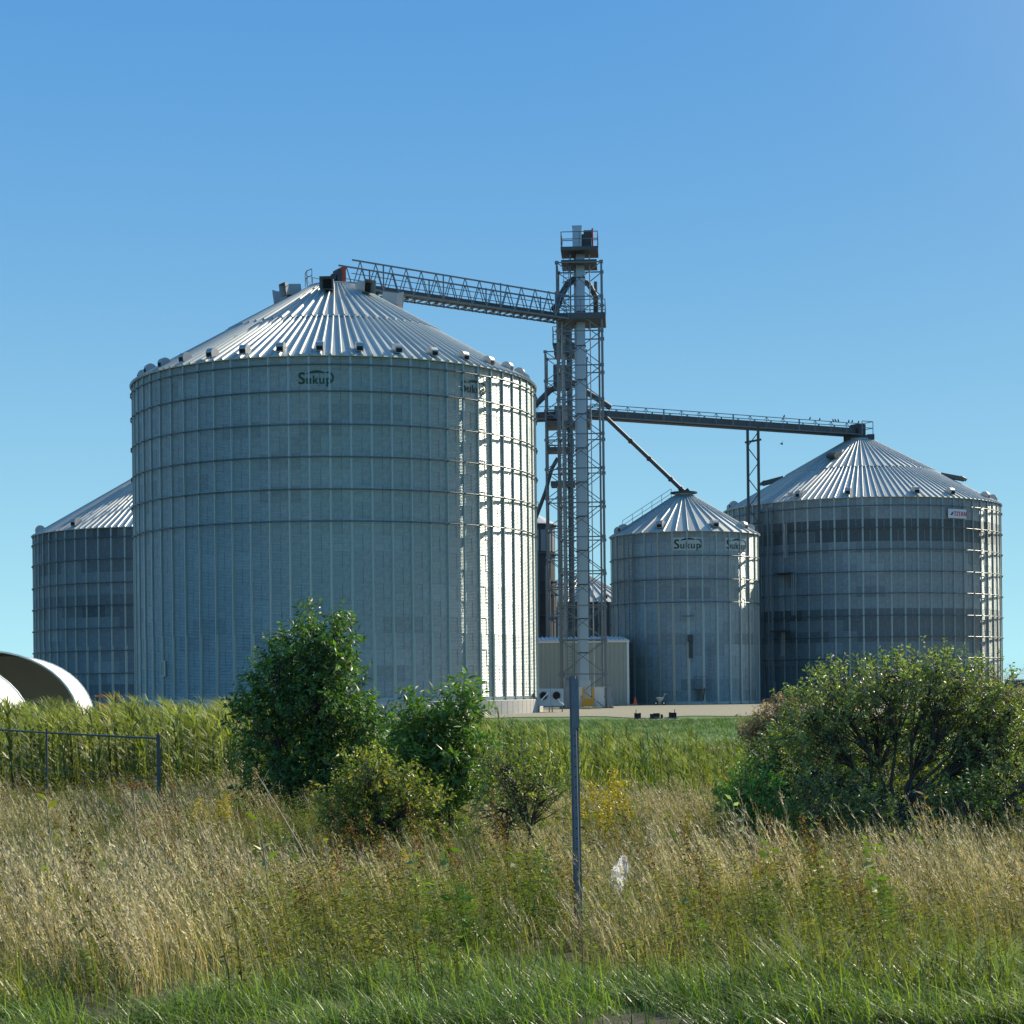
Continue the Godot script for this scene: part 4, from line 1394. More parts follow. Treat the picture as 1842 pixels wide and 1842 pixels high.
# ---------------------------------------------------------------- verge furniture
func make_verge() -> void:
	var p := thing("sign_post", "bare grey steel sign post standing in the roadside grass", "post", Vector3(0.47, 0.0, -13.0))
	p.rotation.z = deg_to_rad(0.6)
	p.scale = Vector3(0.82, 1, 1)
	var b := MB.new()
	var hgt := 2.08
	# hat section facing the road
	var pr := [Vector2(-0.038, -0.012), Vector2(-0.022, -0.012), Vector2(-0.016, 0.02), Vector2(0.016, 0.02), Vector2(0.022, -0.012), Vector2(0.038, -0.012), Vector2(0.038, -0.016), Vector2(0.019, -0.016), Vector2(0.013, 0.016), Vector2(-0.013, 0.016), Vector2(-0.019, -0.016), Vector2(-0.038, -0.016)]
	for i in pr.size():
		var q: Vector2 = pr[i]
		var r: Vector2 = pr[(i + 1) % pr.size()]
		b.quad(Vector3(q.x, -0.4, q.y), Vector3(r.x, -0.4, r.y), Vector3(r.x, hgt, r.y), Vector3(q.x, hgt, q.y))
	b.box(Vector3(0, hgt, 0.0), Vector3(0.036, 0.004, 0.03))
	part("upright", b.mesh(), M.post_metal, p)
	for i in 22:
		var h := MB.new()
		h.tube(Vector3(0, hgt - 0.06 - i * 0.075, 0.0195), Vector3(0, hgt - 0.06 - i * 0.075, 0.0212), 0.006, 0.006, 8, true)
		part("bolt_hole", h.mesh(), M.dark_opening, p)
	var ct := MB.new()
	ct.box(Vector3(0.012, hgt - 0.2, 0.004), Vector3(0.065, 0.36, 0.036))
	part("splice_bracket", ct.mesh(), M.post_metal, p)

	var f := thing("chain_fence", "grey pipe fence with a single top rail, in front of the corn", "fence")
	var ps := [Vector3(-5.57, 1.3, -28.0), Vector3(-8.11, 1.34, -31.0), Vector3(-10.6, 1.4, -34.0)]
	for i in 3:
		var q: Vector3 = ps[i]
		var t := MB.new()
		t.tube(Vector3(q.x, -0.6, q.z), q, 0.032 if i == 0 else 0.019, 0.032 if i == 0 else 0.019, 10)
		t.tube(q, q + Vector3(0, 0.04, 0), 0.041 if i == 0 else 0.026, 0.015, 10)
		part("post", t.mesh(), M.fence_metal, f)
	var r := MB.new()
	r.path([ps[0] + Vector3(0, -0.04, 0), ps[1] + Vector3(0, -0.04, 0), ps[2] + Vector3(0, -0.04, 0)], 0.017, 0.017, 8)
	part("top_rail", r.mesh(), M.fence_metal, f)
	for y in [0.68]:
		var w := MB.new()
		w.path([ps[0] + Vector3(0, -y, 0), ps[1] + Vector3(0, -y, 0), ps[2] + Vector3(0, -y, 0)], 0.007, 0.007, 5)
		part("wire", w.mesh(), M.fence_metal, f)
	# torn plastic caught in the weeds
	rng.seed = 7
	var m := MB.new()
	var g := []
	for i in 6:
		var row := []
		for j in 9:
			var t := j / 8.0
			row.append(Vector3(0.0 + (i - 2.5) * 0.022 * (0.5 + sin(t * PI)) + t * 0.05 + rng.randf_range(-0.012, 0.012), t * 0.34, rng.randf_range(-0.03, 0.03)))
		g.append(row)
	for i in 5:
		for j in 8:
			m.quad(g[i][j], g[i + 1][j], g[i + 1][j + 1], g[i][j + 1])
	var o := part("plastic_scrap", m.mesh(), M.plastic_white, self, Transform3D(Basis(Vector3.BACK, -0.15).scaled(Vector3(0.9, 1.15, 1.0)), Vector3(0.84, 0.2, -15.0)))
	tag(o, "torn white plastic scrap caught in the weeds right of the post", "litter")


# ---------------------------------------------------------------- plants
func pick(cols: Array) -> Color:
	var c: Color = cols[rng.randi() % cols.size()]
	var k := rng.randf_range(0.75, 1.25)
	return Color(c.r * k, c.g * k, c.b * k)


func leaf(b: MB, p: Vector3, d: Vector3, l: float, w: float) -> void:
	# folded leaf of four triangles: two halves meeting at the midrib
	var up := Vector3(rng.randf_range(-1, 1), rng.randf_range(-0.2, 1), rng.randf_range(-1, 1))
	var s := d.cross(up).normalized() * w * 0.5
	var fold := s.cross(d).normalized() * w * 0.16
	var tip := p + d * l + fold * 0.4
	var mid := p + d * l * 0.45
	b.tri(p, mid - s + fold, tip)
	b.tri(p, tip, mid + s + fold)


func make_shrub(q: Dictionary) -> Node3D:
	# lobes: [centre, radii, twigs]; limbs run from the base to every lobe, twigs from the limbs carry the leaves
	var at: Vector3 = q.at
	at.y = ground_h(at.x, at.z) - 0.03
	var o := thing(q.name, q.label, q.category, at)
	rng.seed = q.seed
	var wood := MB.new()
	var lv := MB.new()
	lv.colored = true
	var cols: Array = q.cols
	var limb_pts := []
	for lobe in q.lobes:
		var c: Vector3 = lobe[0]
		var r: Vector3 = lobe[1]
		var base := Vector3(rng.randf_range(-1, 1) * q.spread, 0, rng.randf_range(-1, 1) * q.spread)
		var fork: float = q.get("fork", 0.0)
		var pts := []
		if fork > 0.0:
			pts = [Vector3.ZERO + base * 0.2, Vector3(base.x * 0.3, fork, base.z * 0.3)]
		else:
			pts = [base]
		var s: Vector3 = pts[pts.size() - 1]
		for k in 4:
			var t := (k + 1) / 4.0
			pts.append(s.lerp(c + Vector3(0, r.y * 0.25, 0), t) + Vector3(rng.randf_range(-1, 1), rng.randf_range(-0.3, 0.3), rng.randf_range(-1, 1)) * 0.05 * c.y)
		wood.path(pts, q.trunk, q.trunk * 0.25, 6)
		for i in int(lobe[2]):
			var dv := Vector3(rng.randfn(), rng.randfn(), rng.randfn()).normalized()
			var rad := pow(rng.randf(), 0.45)
			var e := c + Vector3(dv.x * r.x, dv.y * r.y, dv.z * r.z) * rad
			if e.y < q.get("low", 0.1):
				continue
			var near: Vector3 = pts[pts.size() - 1 - (rng.randi() % 3)]
			var root := near.lerp(e, rng.randf_range(0.35, 0.6))
			if i % 2 == 0:
				wood.path([near, near.lerp(root, 0.5) + Vector3(0, 0.03, 0), root, e], 0.013, 0.003, 4)
			# the twig itself
			var out := (e - c).normalized()
			var td := (out * 0.6 + Vector3(q.get("lean", -0.15), 0.45, 0) + Vector3(rng.randf_range(-1, 1), rng.randf_range(-1, 1), rng.randf_range(-1, 1)) * 0.5).normalized()
			var tl: float = q.twig * rng.randf_range(0.6, 1.3)
			wood.tube(e, e + td * tl, 0.004, 0.002, 3)
			var tone := pick(cols) * 1.45
			var nl: int = q.leaves
			for j in nl:
				var t := float(j + 1) / nl
				var sd := td.cross(Vector3(rng.randf_range(-1, 1), rng.randf_range(-1, 1), rng.randf_range(-1, 1))).normalized()
				var k := rng.randf_range(0.8, 1.25)
				lv.col = Color(tone.r * k, tone.g * k, tone.b * k)
				leaf(lv, e + td * tl * t, (sd + td * 0.55 + Vector3(0, -0.2, 0)).normalized(), q.ll * rng.randf_range(0.5, 1.45), q.lw * rng.randf_range(0.6, 1.4))
	part(q.get("stem_name", "branches"), wood.mesh(), M.bark, o)
	part("foliage", lv.mesh(), M[q.get("mat", "leaf")], o)
	return o


func make_shrubs() -> void:
	var dk := [Color(0.06, 0.115, 0.028), Color(0.085, 0.15, 0.035), Color(0.045, 0.085, 0.025)]
	var md := [Color(0.09, 0.16, 0.035), Color(0.12, 0.19, 0.04), Color(0.065, 0.12, 0.028)]
	var yl := [Color(0.19, 0.21, 0.045), Color(0.15, 0.19, 0.045), Color(0.25, 0.23, 0.045), Color(0.11, 0.14, 0.04)]
	var ol := [Color(0.14, 0.17, 0.06), Color(0.18, 0.205, 0.07), Color(0.10, 0.13, 0.045), Color(0.24, 0.25, 0.11)]
	var br := [Color(0.2, 0.155, 0.09), Color(0.27, 0.21, 0.125), Color(0.13, 0.10, 0.06), Color(0.16, 0.14, 0.07)]
	make_shrub({"name": "bushy_tree", "label": "dark green bushy tree in front of the largest bin", "category": "tree", "at": Vector3(-3.35, 0, -30.0), "seed": 101, "spread": 0.25, "trunk": 0.05, "cols": dk + [Color(0.11, 0.19, 0.045)], "twig": 0.3, "leaves": 11, "ll": 0.1, "lw": 0.04, "low": 0.35,
		"lobes": [[Vector3(0.45, 3.0, 0), Vector3(0.3, 0.5, 0.5), 90], [Vector3(0.0, 3.1, 0), Vector3(0.28, 0.45, 0.4), 70], [Vector3(-0.38, 2.85, 0), Vector3(0.26, 0.4, 0.4), 60], [Vector3(0.3, 2.4, 0), Vector3(0.58, 0.6, 0.6), 190], [Vector3(-0.55, 2.35, 0), Vector3(0.45, 0.5, 0.5), 130], [Vector3(-0.9, 1.85, 0.1), Vector3(0.4, 0.5, 0.5), 130], [Vector3(0.1, 1.85, 0.2), Vector3(0.7, 0.6, 0.6), 220], [Vector3(0.85, 1.55, 0.2), Vector3(0.45, 0.5, 0.5), 150], [Vector3(-0.65, 1.25, 0), Vector3(0.55, 0.5, 0.5), 130], [Vector3(0.35, 1.1, 0.2), Vector3(0.7, 0.55, 0.6), 170], [Vector3(1.25, 1.1, 0.3), Vector3(0.35, 0.35, 0.4), 80], [Vector3(-0.4, 0.65, 0.3), Vector3(0.75, 0.4, 0.5), 150], [Vector3(0.5, 0.6, 0.4), Vector3(0.75, 0.4, 0.4), 130]]})
	make_shrub({"name": "leafy_shrub", "label": "mid-green shrub with long paired leaves, left of the post below the bin's ring", "category": "shrub", "at": Vector3(-0.95, 0, -24.0), "seed": 102, "spread": 0.15, "trunk": 0.025, "cols": md, "twig": 0.34, "leaves": 16, "ll": 0.115, "lw": 0.032, "low": 0.3, "lean": -0.05,
		"lobes": [[Vector3(-0.2, 1.75, 0), Vector3(0.28, 0.42, 0.3), 70], [Vector3(0.28, 1.8, 0), Vector3(0.2, 0.45, 0.3), 60], [Vector3(-0.35, 1.3, 0), Vector3(0.4, 0.4, 0.4), 90], [Vector3(0.25, 1.25, 0.1), Vector3(0.4, 0.45, 0.4), 100], [Vector3(0.0, 0.8, 0), Vector3(0.5, 0.5, 0.4), 120]]})
	make_shrub({"name": "yellowing_shrub", "label": "yellowing shrub at the foot of the dark bushy tree", "category": "shrub", "at": Vector3(-1.65, 0, -22.5), "seed": 103, "spread": 0.3, "trunk": 0.018, "cols": yl, "twig": 0.2, "leaves": 12, "ll": 0.06, "lw": 0.028, "low": 0.25, "mat": "blade",
		"lobes": [[Vector3(-0.1, 1.05, 0), Vector3(0.5, 0.4, 0.4), 170], [Vector3(0.35, 0.75, 0.1), Vector3(0.45, 0.4, 0.4), 150], [Vector3(-0.45, 0.7, 0), Vector3(0.4, 0.35, 0.4), 120], [Vector3(0.0, 0.5, 0.2), Vector3(0.6, 0.3, 0.4), 120]]})
	make_shrub({"name": "thin_shrub", "label": "thin olive shrub with bare lower stems, just left of the post", "category": "shrub", "at": Vector3(0.18, 0, -22.0), "seed": 104, "spread": 0.2, "trunk": 0.016, "cols": yl + ol, "twig": 0.22, "leaves": 9, "ll": 0.055, "lw": 0.022, "low": 0.3,
		"lobes": [[Vector3(-0.25, 1.15, 0), Vector3(0.4, 0.4, 0.4), 110], [Vector3(0.15, 0.95, 0), Vector3(0.4, 0.4, 0.4), 110], [Vector3(-0.3, 0.65, 0), Vector3(0.4, 0.3, 0.4), 70]]})
	make_shrub({"name": "spreading_tree", "label": "large spreading olive-green tree with a forked trunk, in front of the right bin", "category": "tree", "at": Vector3(5.2, 0, -24.0), "seed": 105, "spread": 0.18, "trunk": 0.036, "fork": 0.4, "cols": ol, "twig": 0.24, "leaves": 12, "ll": 0.06, "lw": 0.026, "low": 0.3, "mat": "leaf",
		"lobes": [[Vector3(-0.85, 2.05, 0), Vector3(0.5, 0.45, 0.7), 150], [Vector3(-0.15, 2.2, 0), Vector3(0.55, 0.42, 0.7), 180], [Vector3(0.5, 2.3, 0), Vector3(0.22, 0.42, 0.4), 50], [Vector3(0.75, 2.1, 0), Vector3(0.5, 0.5, 0.7), 160], [Vector3(1.3, 2.05, 0), Vector3(0.3, 0.4, 0.5), 70], [Vector3(1.45, 1.7, 0), Vector3(0.5, 0.5, 0.6), 160], [Vector3(-1.15, 1.65, 0.1), Vector3(0.5, 0.5, 0.7), 170], [Vector3(-0.3, 1.6, -0.3), Vector3(0.7, 0.6, 0.6), 230], [Vector3(0.55, 1.55, -0.3), Vector3(0.7, 0.6, 0.6), 230], [Vector3(1.25, 1.35, 0.1), Vector3(0.5, 0.55, 0.7), 190], [Vector3(-1.1, 0.95, 0), Vector3(0.5, 0.45, 0.6), 150], [Vector3(1.1, 0.8, 0), Vector3(0.55, 0.4, 0.6), 150], [Vector3(-0.5, 0.8, -0.6), Vector3(0.6, 0.45, 0.4), 140], [Vector3(0.4, 0.8, -0.6), Vector3(0.6, 0.45, 0.4), 140], [Vector3(-0.7, 0.5, 0.5), Vector3(0.6, 0.4, 0.3), 130], [Vector3(0.75, 0.5, 0.5), Vector3(0.6, 0.4, 0.3), 130], [Vector3(0.0, 0.45, -0.9), Vector3(1.2, 0.4, 0.3), 200]]})
	make_shrub({"name": "dark_shrub", "label": "dark green shrub joining the left side of the large spreading tree", "category": "shrub", "at": Vector3(3.9, 0, -25.5), "seed": 106, "spread": 0.3, "trunk": 0.025, "cols": dk + ol, "twig": 0.22, "leaves": 12, "ll": 0.065, "lw": 0.028, "low": 0.15,
		"lobes": [[Vector3(-0.05, 1.15, 0), Vector3(0.45, 0.4, 0.5), 170], [Vector3(0.5, 1.25, 0), Vector3(0.5, 0.5, 0.5), 180], [Vector3(-0.35, 0.75, 0), Vector3(0.45, 0.4, 0.5), 150], [Vector3(0.3, 0.7, 0.1), Vector3(0.6, 0.5, 0.5), 180]]})
	make_shrub({"name": "bright_shrub", "label": "small bright green shrub in front of the dark shrub, left of the spreading tree", "category": "shrub", "at": Vector3(3.05, 0, -22.8), "seed": 107, "mat": "blade", "spread": 0.2, "trunk": 0.014, "cols": [Color(0.12, 0.25, 0.045), Color(0.16, 0.30, 0.05), Color(0.09, 0.19, 0.04)], "twig": 0.16, "leaves": 12, "ll": 0.05, "lw": 0.026, "low": 0.1,
		"lobes": [[Vector3(0.0, 0.8, 0), Vector3(0.42, 0.42, 0.4), 190], [Vector3(0.15, 0.45, 0.1), Vector3(0.5, 0.4, 0.4), 170]]})
	make_shrub({"name": "back_shrub", "label": "dense dark shrub seen between the limbs behind the large spreading tree", "category": "shrub", "at": Vector3(5.6, 0, -26.8), "seed": 111, "spread": 0.6, "trunk": 0.02, "cols": dk + ol, "twig": 0.24, "leaves": 11, "ll": 0.075, "lw": 0.034, "low": 0.1,
		"lobes": [[Vector3(-0.8, 0.8, 0), Vector3(0.7, 0.7, 0.5), 210], [Vector3(0.2, 0.9, 0), Vector3(0.8, 0.75, 0.5), 230], [Vector3(1.1, 0.85, 0), Vector3(0.7, 0.7, 0.5), 210], [Vector3(0.1, 0.4, 0.3), Vector3(1.5, 0.4, 0.4), 220]]})
	make_shrub({"name": "low_shrub", "label": "low loose olive shrub in front of the spreading tree's trunk, on its left", "category": "shrub", "at": Vector3(4.2, 0, -22.6), "seed": 112, "spread": 0.5, "trunk": 0.014, "cols": ol + yl, "twig": 0.26, "leaves": 9, "ll": 0.06, "lw": 0.027, "low": 0.1,
		"lobes": [[Vector3(-0.3, 0.6, 0), Vector3(0.5, 0.4, 0.4), 110], [Vector3(0.4, 0.5, 0), Vector3(0.5, 0.35, 0.4), 100]]})
	make_shrub({"name": "low_shrub", "label": "low green shrub in front of the spreading tree, on its right", "category": "shrub", "at": Vector3(6.1, 0, -22.8), "seed": 113, "spread": 0.5, "trunk": 0.014, "cols": md + ol, "twig": 0.26, "leaves": 9, "ll": 0.06, "lw": 0.027, "low": 0.1,
		"lobes": [[Vector3(-0.3, 0.55, 0), Vector3(0.5, 0.4, 0.4), 110], [Vector3(0.45, 0.75, 0), Vector3(0.5, 0.5, 0.4), 140]]})
	make_shrub({"name": "edge_shrub", "label": "yellow-green shrub at the right edge of the picture", "category": "shrub", "at": Vector3(6.95, 0, -24.5), "seed": 108, "spread": 0.3, "trunk": 0.022, "cols": md + yl, "mat": "blade", "twig": 0.22, "leaves": 12, "ll": 0.06, "lw": 0.027, "low": 0.1,
		"lobes": [[Vector3(0.0, 1.3, 0), Vector3(0.55, 0.5, 0.5), 200], [Vector3(0.7, 1.2, 0), Vector3(0.5, 0.5, 0.5), 150], [Vector3(-0.15, 0.8, 0.1), Vector3(0.55, 0.5, 0.5), 190], [Vector3(0.5, 0.6, 0.1), Vector3(0.6, 0.5, 0.5), 160]]})
	make_shrub({"name": "dead_weeds", "label": "mound of brown dead weeds between the gravel and the spreading tree", "category": "weeds", "at": Vector3(8.6, 0, -58.0), "seed": 109, "spread": 0.9, "trunk": 0.02, "cols": br, "twig": 0.3, "leaves": 10, "ll": 0.11, "lw": 0.045, "low": 0.05, "mat": "dry_blade",
		"lobes": [[Vector3(0.2, 1.9, 0), Vector3(0.7, 0.55, 0.7), 170], [Vector3(-0.6, 1.35, 0), Vector3(0.6, 0.5, 0.7), 150], [Vector3(0.9, 1.5, 0), Vector3(0.8, 0.8, 0.7), 190], [Vector3(0.0, 0.8, 0.2), Vector3(1.1, 0.7, 0.8), 240]]})
	make_shrub({"name": "dead_weeds", "label": "mound of reddish brown dead weeds at the right edge, beyond the shrubs", "category": "weeds", "at": Vector3(16.4, 0, -60.0), "seed": 110, "spread": 0.9, "trunk": 0.02, "cols": br + [Color(0.09, 0.05, 0.035)], "twig": 0.3, "leaves": 10, "ll": 0.11, "lw": 0.045, "low": 0.05, "mat": "dry_blade",
		"lobes": [[Vector3(-0.5, 2.0, 0), Vector3(0.9, 0.6, 0.7), 190], [Vector3(0.7, 1.7, 0), Vector3(1.0, 0.7, 0.7), 190], [Vector3(0.0, 1.0, 0.2), Vector3(1.8, 0.9, 0.8), 300]]})


func blade(b: MB, p: Vector3, dir: float, h: float, w: float, bend: float, lean: float, seg := 3) -> Vector3:
	# tapering curved blade; returns its tip
	var out := Vector3(cos(dir), 0, sin(dir))
	var side := Vector3(-sin(dir), 0, cos(dir)) * w * 0.5
	var last := p
	var lw := 1.0
	for i in seg:
		var t := float(i + 1) / seg
		var q := p + Vector3(lean * h * t * t, h * t - bend * h * t * t * 0.45, 0) + out * bend * h * t * t
		var nw := 1.0 - t * 0.92
		b.quad(last - side * lw, last + side * lw, q + side * nw, q - side * nw)
		last = q
		lw = nw
	return last


func clump(kind: String, sd: int) -> ArrayMesh:
	rng.seed = sd
	var b := MB.new()
	b.colored = true
	match kind:
		"dry":
			var cl := rng.randf_range(-0.45, -0.05)
			for i in 9:
				var p := Vector3(rng.randf_range(-0.13, 0.13), 0, rng.randf_range(-0.13, 0.13))
				var k := rng.randf_range(0.4, 1.6)
				b.col = Color(k, k * rng.randf_range(0.94, 1.04), k * rng.randf_range(0.85, 1.25))
				var h := rng.randf_range(0.35, 0.92)
				var ln := cl + rng.randf_range(-0.2, 0.15)
				var tip := blade(b, p, rng.randf() * TAU, h, 0.008, rng.randf_range(0.0, 0.12), ln, 3)
				# seed head: spikelets up the last part of the stalk
				var d := Vector3(ln * 1.5, 1.0, rng.randf_range(-0.15, 0.15)).normalized()
				for j in 10:
					var q := tip - d * (0.022 * j)
					var s := (d * 1.3 + Vector3(rng.randf_range(-1, 1), rng.randf_range(-0.2, 0.6), rng.randf_range(-1, 1))).normalized() * rng.randf_range(0.03, 0.055)
					var w := s.cross(Vector3(rng.randf(), rng.randf(), rng.randf())).normalized() * 0.006
					b.tri(q - w, q + w, q + s)
			for i in 9:
				var k := rng.randf_range(0.2, 0.75)
				b.col = Color(k * 0.75, k * 0.95, k * 0.7)
				blade(b, Vector3(rng.randf_range(-0.15, 0.15), 0, rng.randf_range(-0.15, 0.15)), rng.randf() * TAU, rng.randf_range(0.2, 0.5), 0.011, rng.randf_range(0.2, 0.8), rng.randf_range(-0.4, 0.05), 3)
		"green":
			for i in 16:
				var k := rng.randf_range(0.4, 1.6)
				b.col = Color(k, k, k * rng.randf_range(0.7, 1.1))
				blade(b, Vector3(rng.randf_range(-0.13, 0.13), 0, rng.randf_range(-0.13, 0.13)), rng.randf() * TAU, rng.randf_range(0.2, 0.55), 0.013, rng.randf_range(0.2, 1.1), rng.randf_range(-0.5, 0.05), 4)
		"verge":
			for i in 24:
				var k := rng.randf_range(0.25, 1.6)
				b.col = Color(k * rng.randf_range(0.85, 1.2), k, k * rng.randf_range(0.7, 1.2))
				blade(b, Vector3(rng.randf_range(-0.14, 0.14), 0, rng.randf_range(-0.14, 0.14)), rng.randf() * TAU, rng.randf_range(0.08, 0.26), 0.0085, rng.randf_range(0.2, 1.3), rng.randf_range(-0.7, 0.25), 4)
			for i in 3:
				b.col = Color(2.6, 1.9, 2.0)
				blade(b, Vector3(rng.randf_range(-0.14, 0.14), 0, rng.randf_range(-0.14, 0.14)), rng.randf() * TAU, rng.randf_range(0.12, 0.3), 0.009, rng.randf_range(0.6, 1.6), rng.randf_range(-0.9, 0.3), 4)
		"forb":
			for i in 4:
				var p := Vector3(rng.randf_range(-0.12, 0.12), 0, rng.randf_range(-0.12, 0.12))
				var h := rng.randf_range(0.3, 0.75)
				var ln := rng.randf_range(-0.3, -0.05)
				b.col = Color(0.5, 0.4, 0.4)
				blade(b, p, rng.randf() * TAU, h, 0.008, 0.03, ln, 3)
				for j in 24:
					var t := rng.randf_range(0.2, 1.0)
					var q := p + Vector3(ln * h * t * t, h * t, 0)
					var a := rng.randf() * TAU
					var k := rng.randf_range(0.4, 1.5)
					b.col = Color(k, k, k * 0.9)
					leaf(b, q, Vector3(cos(a), rng.randf_range(-0.3, 0.7), sin(a)).normalized(), rng.randf_range(0.025, 0.065) * (1.3 - 0.6 * t), rng.randf_range(0.007, 0.016))
		"dock":
			for i in 2:
				var p := Vector3(rng.randf_range(-0.08, 0.08), 0, rng.randf_range(-0.08, 0.08))
				var h := rng.randf_range(0.6, 0.95)
				var ln := rng.randf_range(-0.25, 0.0)
				b.col = Color(0.6, 0.55, 0.5)
				var tip := blade(b, p, rng.randf() * TAU, h, 0.01, 0.03, ln, 3)
				for j in 70:
					var k := rng.randf_range(0.5, 1.5)
					b.col = Color(k, k, k)
					var t := rng.randf_range(0.55, 1.0)
					var q := p + Vector3(ln * h * t * t, h * t, 0) + Vector3(rng.randfn(), rng.randfn(), rng.randfn()) * 0.022
					leaf(b, q, Vector3(rng.randf_range(-1, 1), rng.randf_range(0, 1), rng.randf_range(-1, 1)).normalized(), 0.028, 0.016)
		"broad":
			for i in 3:
				var p := Vector3(rng.randf_range(-0.1, 0.1), 0, rng.randf_range(-0.1, 0.1))
				var h := rng.randf_range(0.35, 0.7)
				var ln := rng.randf_range(-0.2, 0.0)
				b.col = Color(0.7, 0.8, 0.7)
				blade(b, p, rng.randf() * TAU, h, 0.01, 0.03, ln, 3)
				for j in 11:
					var k := rng.randf_range(0.55, 1.5)
					b.col = Color(k, k, k * 0.9)
					var t := rng.randf_range(0.25, 1.0)
					var a := rng.randf() * TAU
					leaf(b, p + Vector3(ln * h * t * t, h * t, 0), Vector3(cos(a), rng.randf_range(-0.2, 0.7), sin(a)).normalized(), rng.randf_range(0.07, 0.13), rng.randf_range(0.03, 0.055))
		"goldenrod":
			for i in 5:
				var p := Vector3(rng.randf_range(-0.1, 0.1), 0, rng.randf_range(-0.1, 0.1))
				var h := rng.randf_range(0.55, 0.85)
				var ln := rng.randf_range(-0.25, -0.05)
				b.col = Color(0.06, 0.09, 0.025)
				var tip := blade(b, p, rng.randf() * TAU, h, 0.008, 0.03, ln, 3)
				for j in 14:
					var t := rng.randf_range(0.25, 0.85)
					var a := rng.randf() * TAU
					leaf(b, p + Vector3(ln * h * t * t, h * t, 0), Vector3(cos(a), 0.3, sin(a)).normalized(), 0.08, 0.016)
				for j in 110:
					var k := rng.randf_range(0.7, 1.3)
					b.col = Color(0.5 * k, 0.35 * k, 0.03)
					var q := tip + Vector3(rng.randfn() * 0.035, rng.randf_range(-0.14, 0.05), rng.randfn() * 0.035)
					leaf(b, q, Vector3(rng.randf_range(-1, 1), rng.randf_range(0, 1), rng.randf_range(-1, 1)).normalized(), 0.03, 0.018)
		"corn":
			var h := 1.98
			b.col = Color(0.8, 0.95, 0.6)
			b.tube(Vector3.ZERO, Vector3(-0.12, h * 0.92, 0), 0.014, 0.007, 5)
			for i in 13:
				var t := 0.12 + 0.8 * i / 12.0
				var k := rng.randf_range(0.5, 1.5)
				b.col = Color(k, k, k * 0.9)
				blade(b, Vector3(-0.12 * t, h * 0.92 * t, 0), PI * i + rng.randf_range(-0.9, 0.9), rng.randf_range(0.45, 0.75), 0.075, rng.randf_range(0.5, 1.1), rng.randf_range(-0.55, -0.1), 4)
			b.col = Color(2.3, 1.8, 1.9)
			for i in 9:
				blade(b, Vector3(-0.12, h * 0.9, 0), rng.randf() * TAU, rng.randf_range(0.22, 0.42), 0.024, rng.randf_range(0.1, 0.6), rng.randf_range(-0.7, -0.2), 3)
		"reed":
			for i in 9:
				var k := rng.randf_range(0.7, 1.3)
				b.col = Color(k, k, k * 0.85) * rng.randf_range(0.6, 1.3)
				blade(b, Vector3(rng.randf_range(-0.2, 0.2), 0, rng.randf_range(-0.2, 0.2)), rng.randf() * TAU, rng.randf_range(0.8, 1.75), 0.065, rng.randf_range(0.05, 0.7), rng.randf_range(-0.45, -0.02), 5)
			b.col = Color(1.6, 1.25, 1.0)
			for i in 2:
				var tip := blade(b, Vector3(rng.randf_range(-0.2, 0.2), 0, rng.randf_range(-0.2, 0.2)), rng.randf() * TAU, rng.randf_range(1.4, 1.75), 0.014, 0.05, rng.randf_range(-0.35, -0.1), 4)
				for j in 7:
					var s := Vector3(rng.randf_range(-1.2, 0.2), rng.randf_range(-0.2, 0.8), rng.randf_range(-0.6, 0.6)).normalized() * rng.randf_range(0.08, 0.18)
					b.tri(tip, tip + Vector3(0.0, 0.02, 0.01), tip + s)
	return b.mesh()


func scatter(n: int, d0: float, d1: float, keep: Callable, smin: float, smax: float, cols: Callable, tilt := 0.12) -> Array:
	# random places between two distances from the road, kept by a rule; returns transforms and colours
	var xf := []
	var cl := []
	for i in n:
		var d := sqrt(rng.randf_range(d0 * d0, d1 * d1))
		var x := rng.randf_range(-0.34, 0.34) * d
		var k: float = keep.call(x, d)
		if rng.randf() > k:
			continue
		if smax < 1.24 and d < 12.9 and d > 11.7 and absf(x / d - 0.0365) < 0.011 and rng.randf() < 0.85:
			continue
		var s := rng.randf_range(smin, smax) * (0.7 + 0.3 * k) * (1.0 - 0.2 * ss(15.5, 19.0, d) * (1.0 - ss(24.0, 27.0, d))) * (1.0 - 0.22 * ss(0.03, 0.13, x / d) * ss(30.5, 31.0, d) * (1.0 - ss(54.0, 56.0, d)))
		var b := Basis(Vector3.UP, rng.randf_range(-0.5, 0.5)) * Basis(Vector3(rng.randf_range(-1, 1), 0, rng.randf_range(-1, 1)).normalized(), rng.randf() * tilt)
		xf.append(Transform3D(b.scaled(Vector3(s, s * rng.randf_range(0.85, 1.15), s)), Vector3(x, ground_h(x, -d) - 0.02, -d)))
		cl.append(cols.call(x, d))
	return [xf, cl]


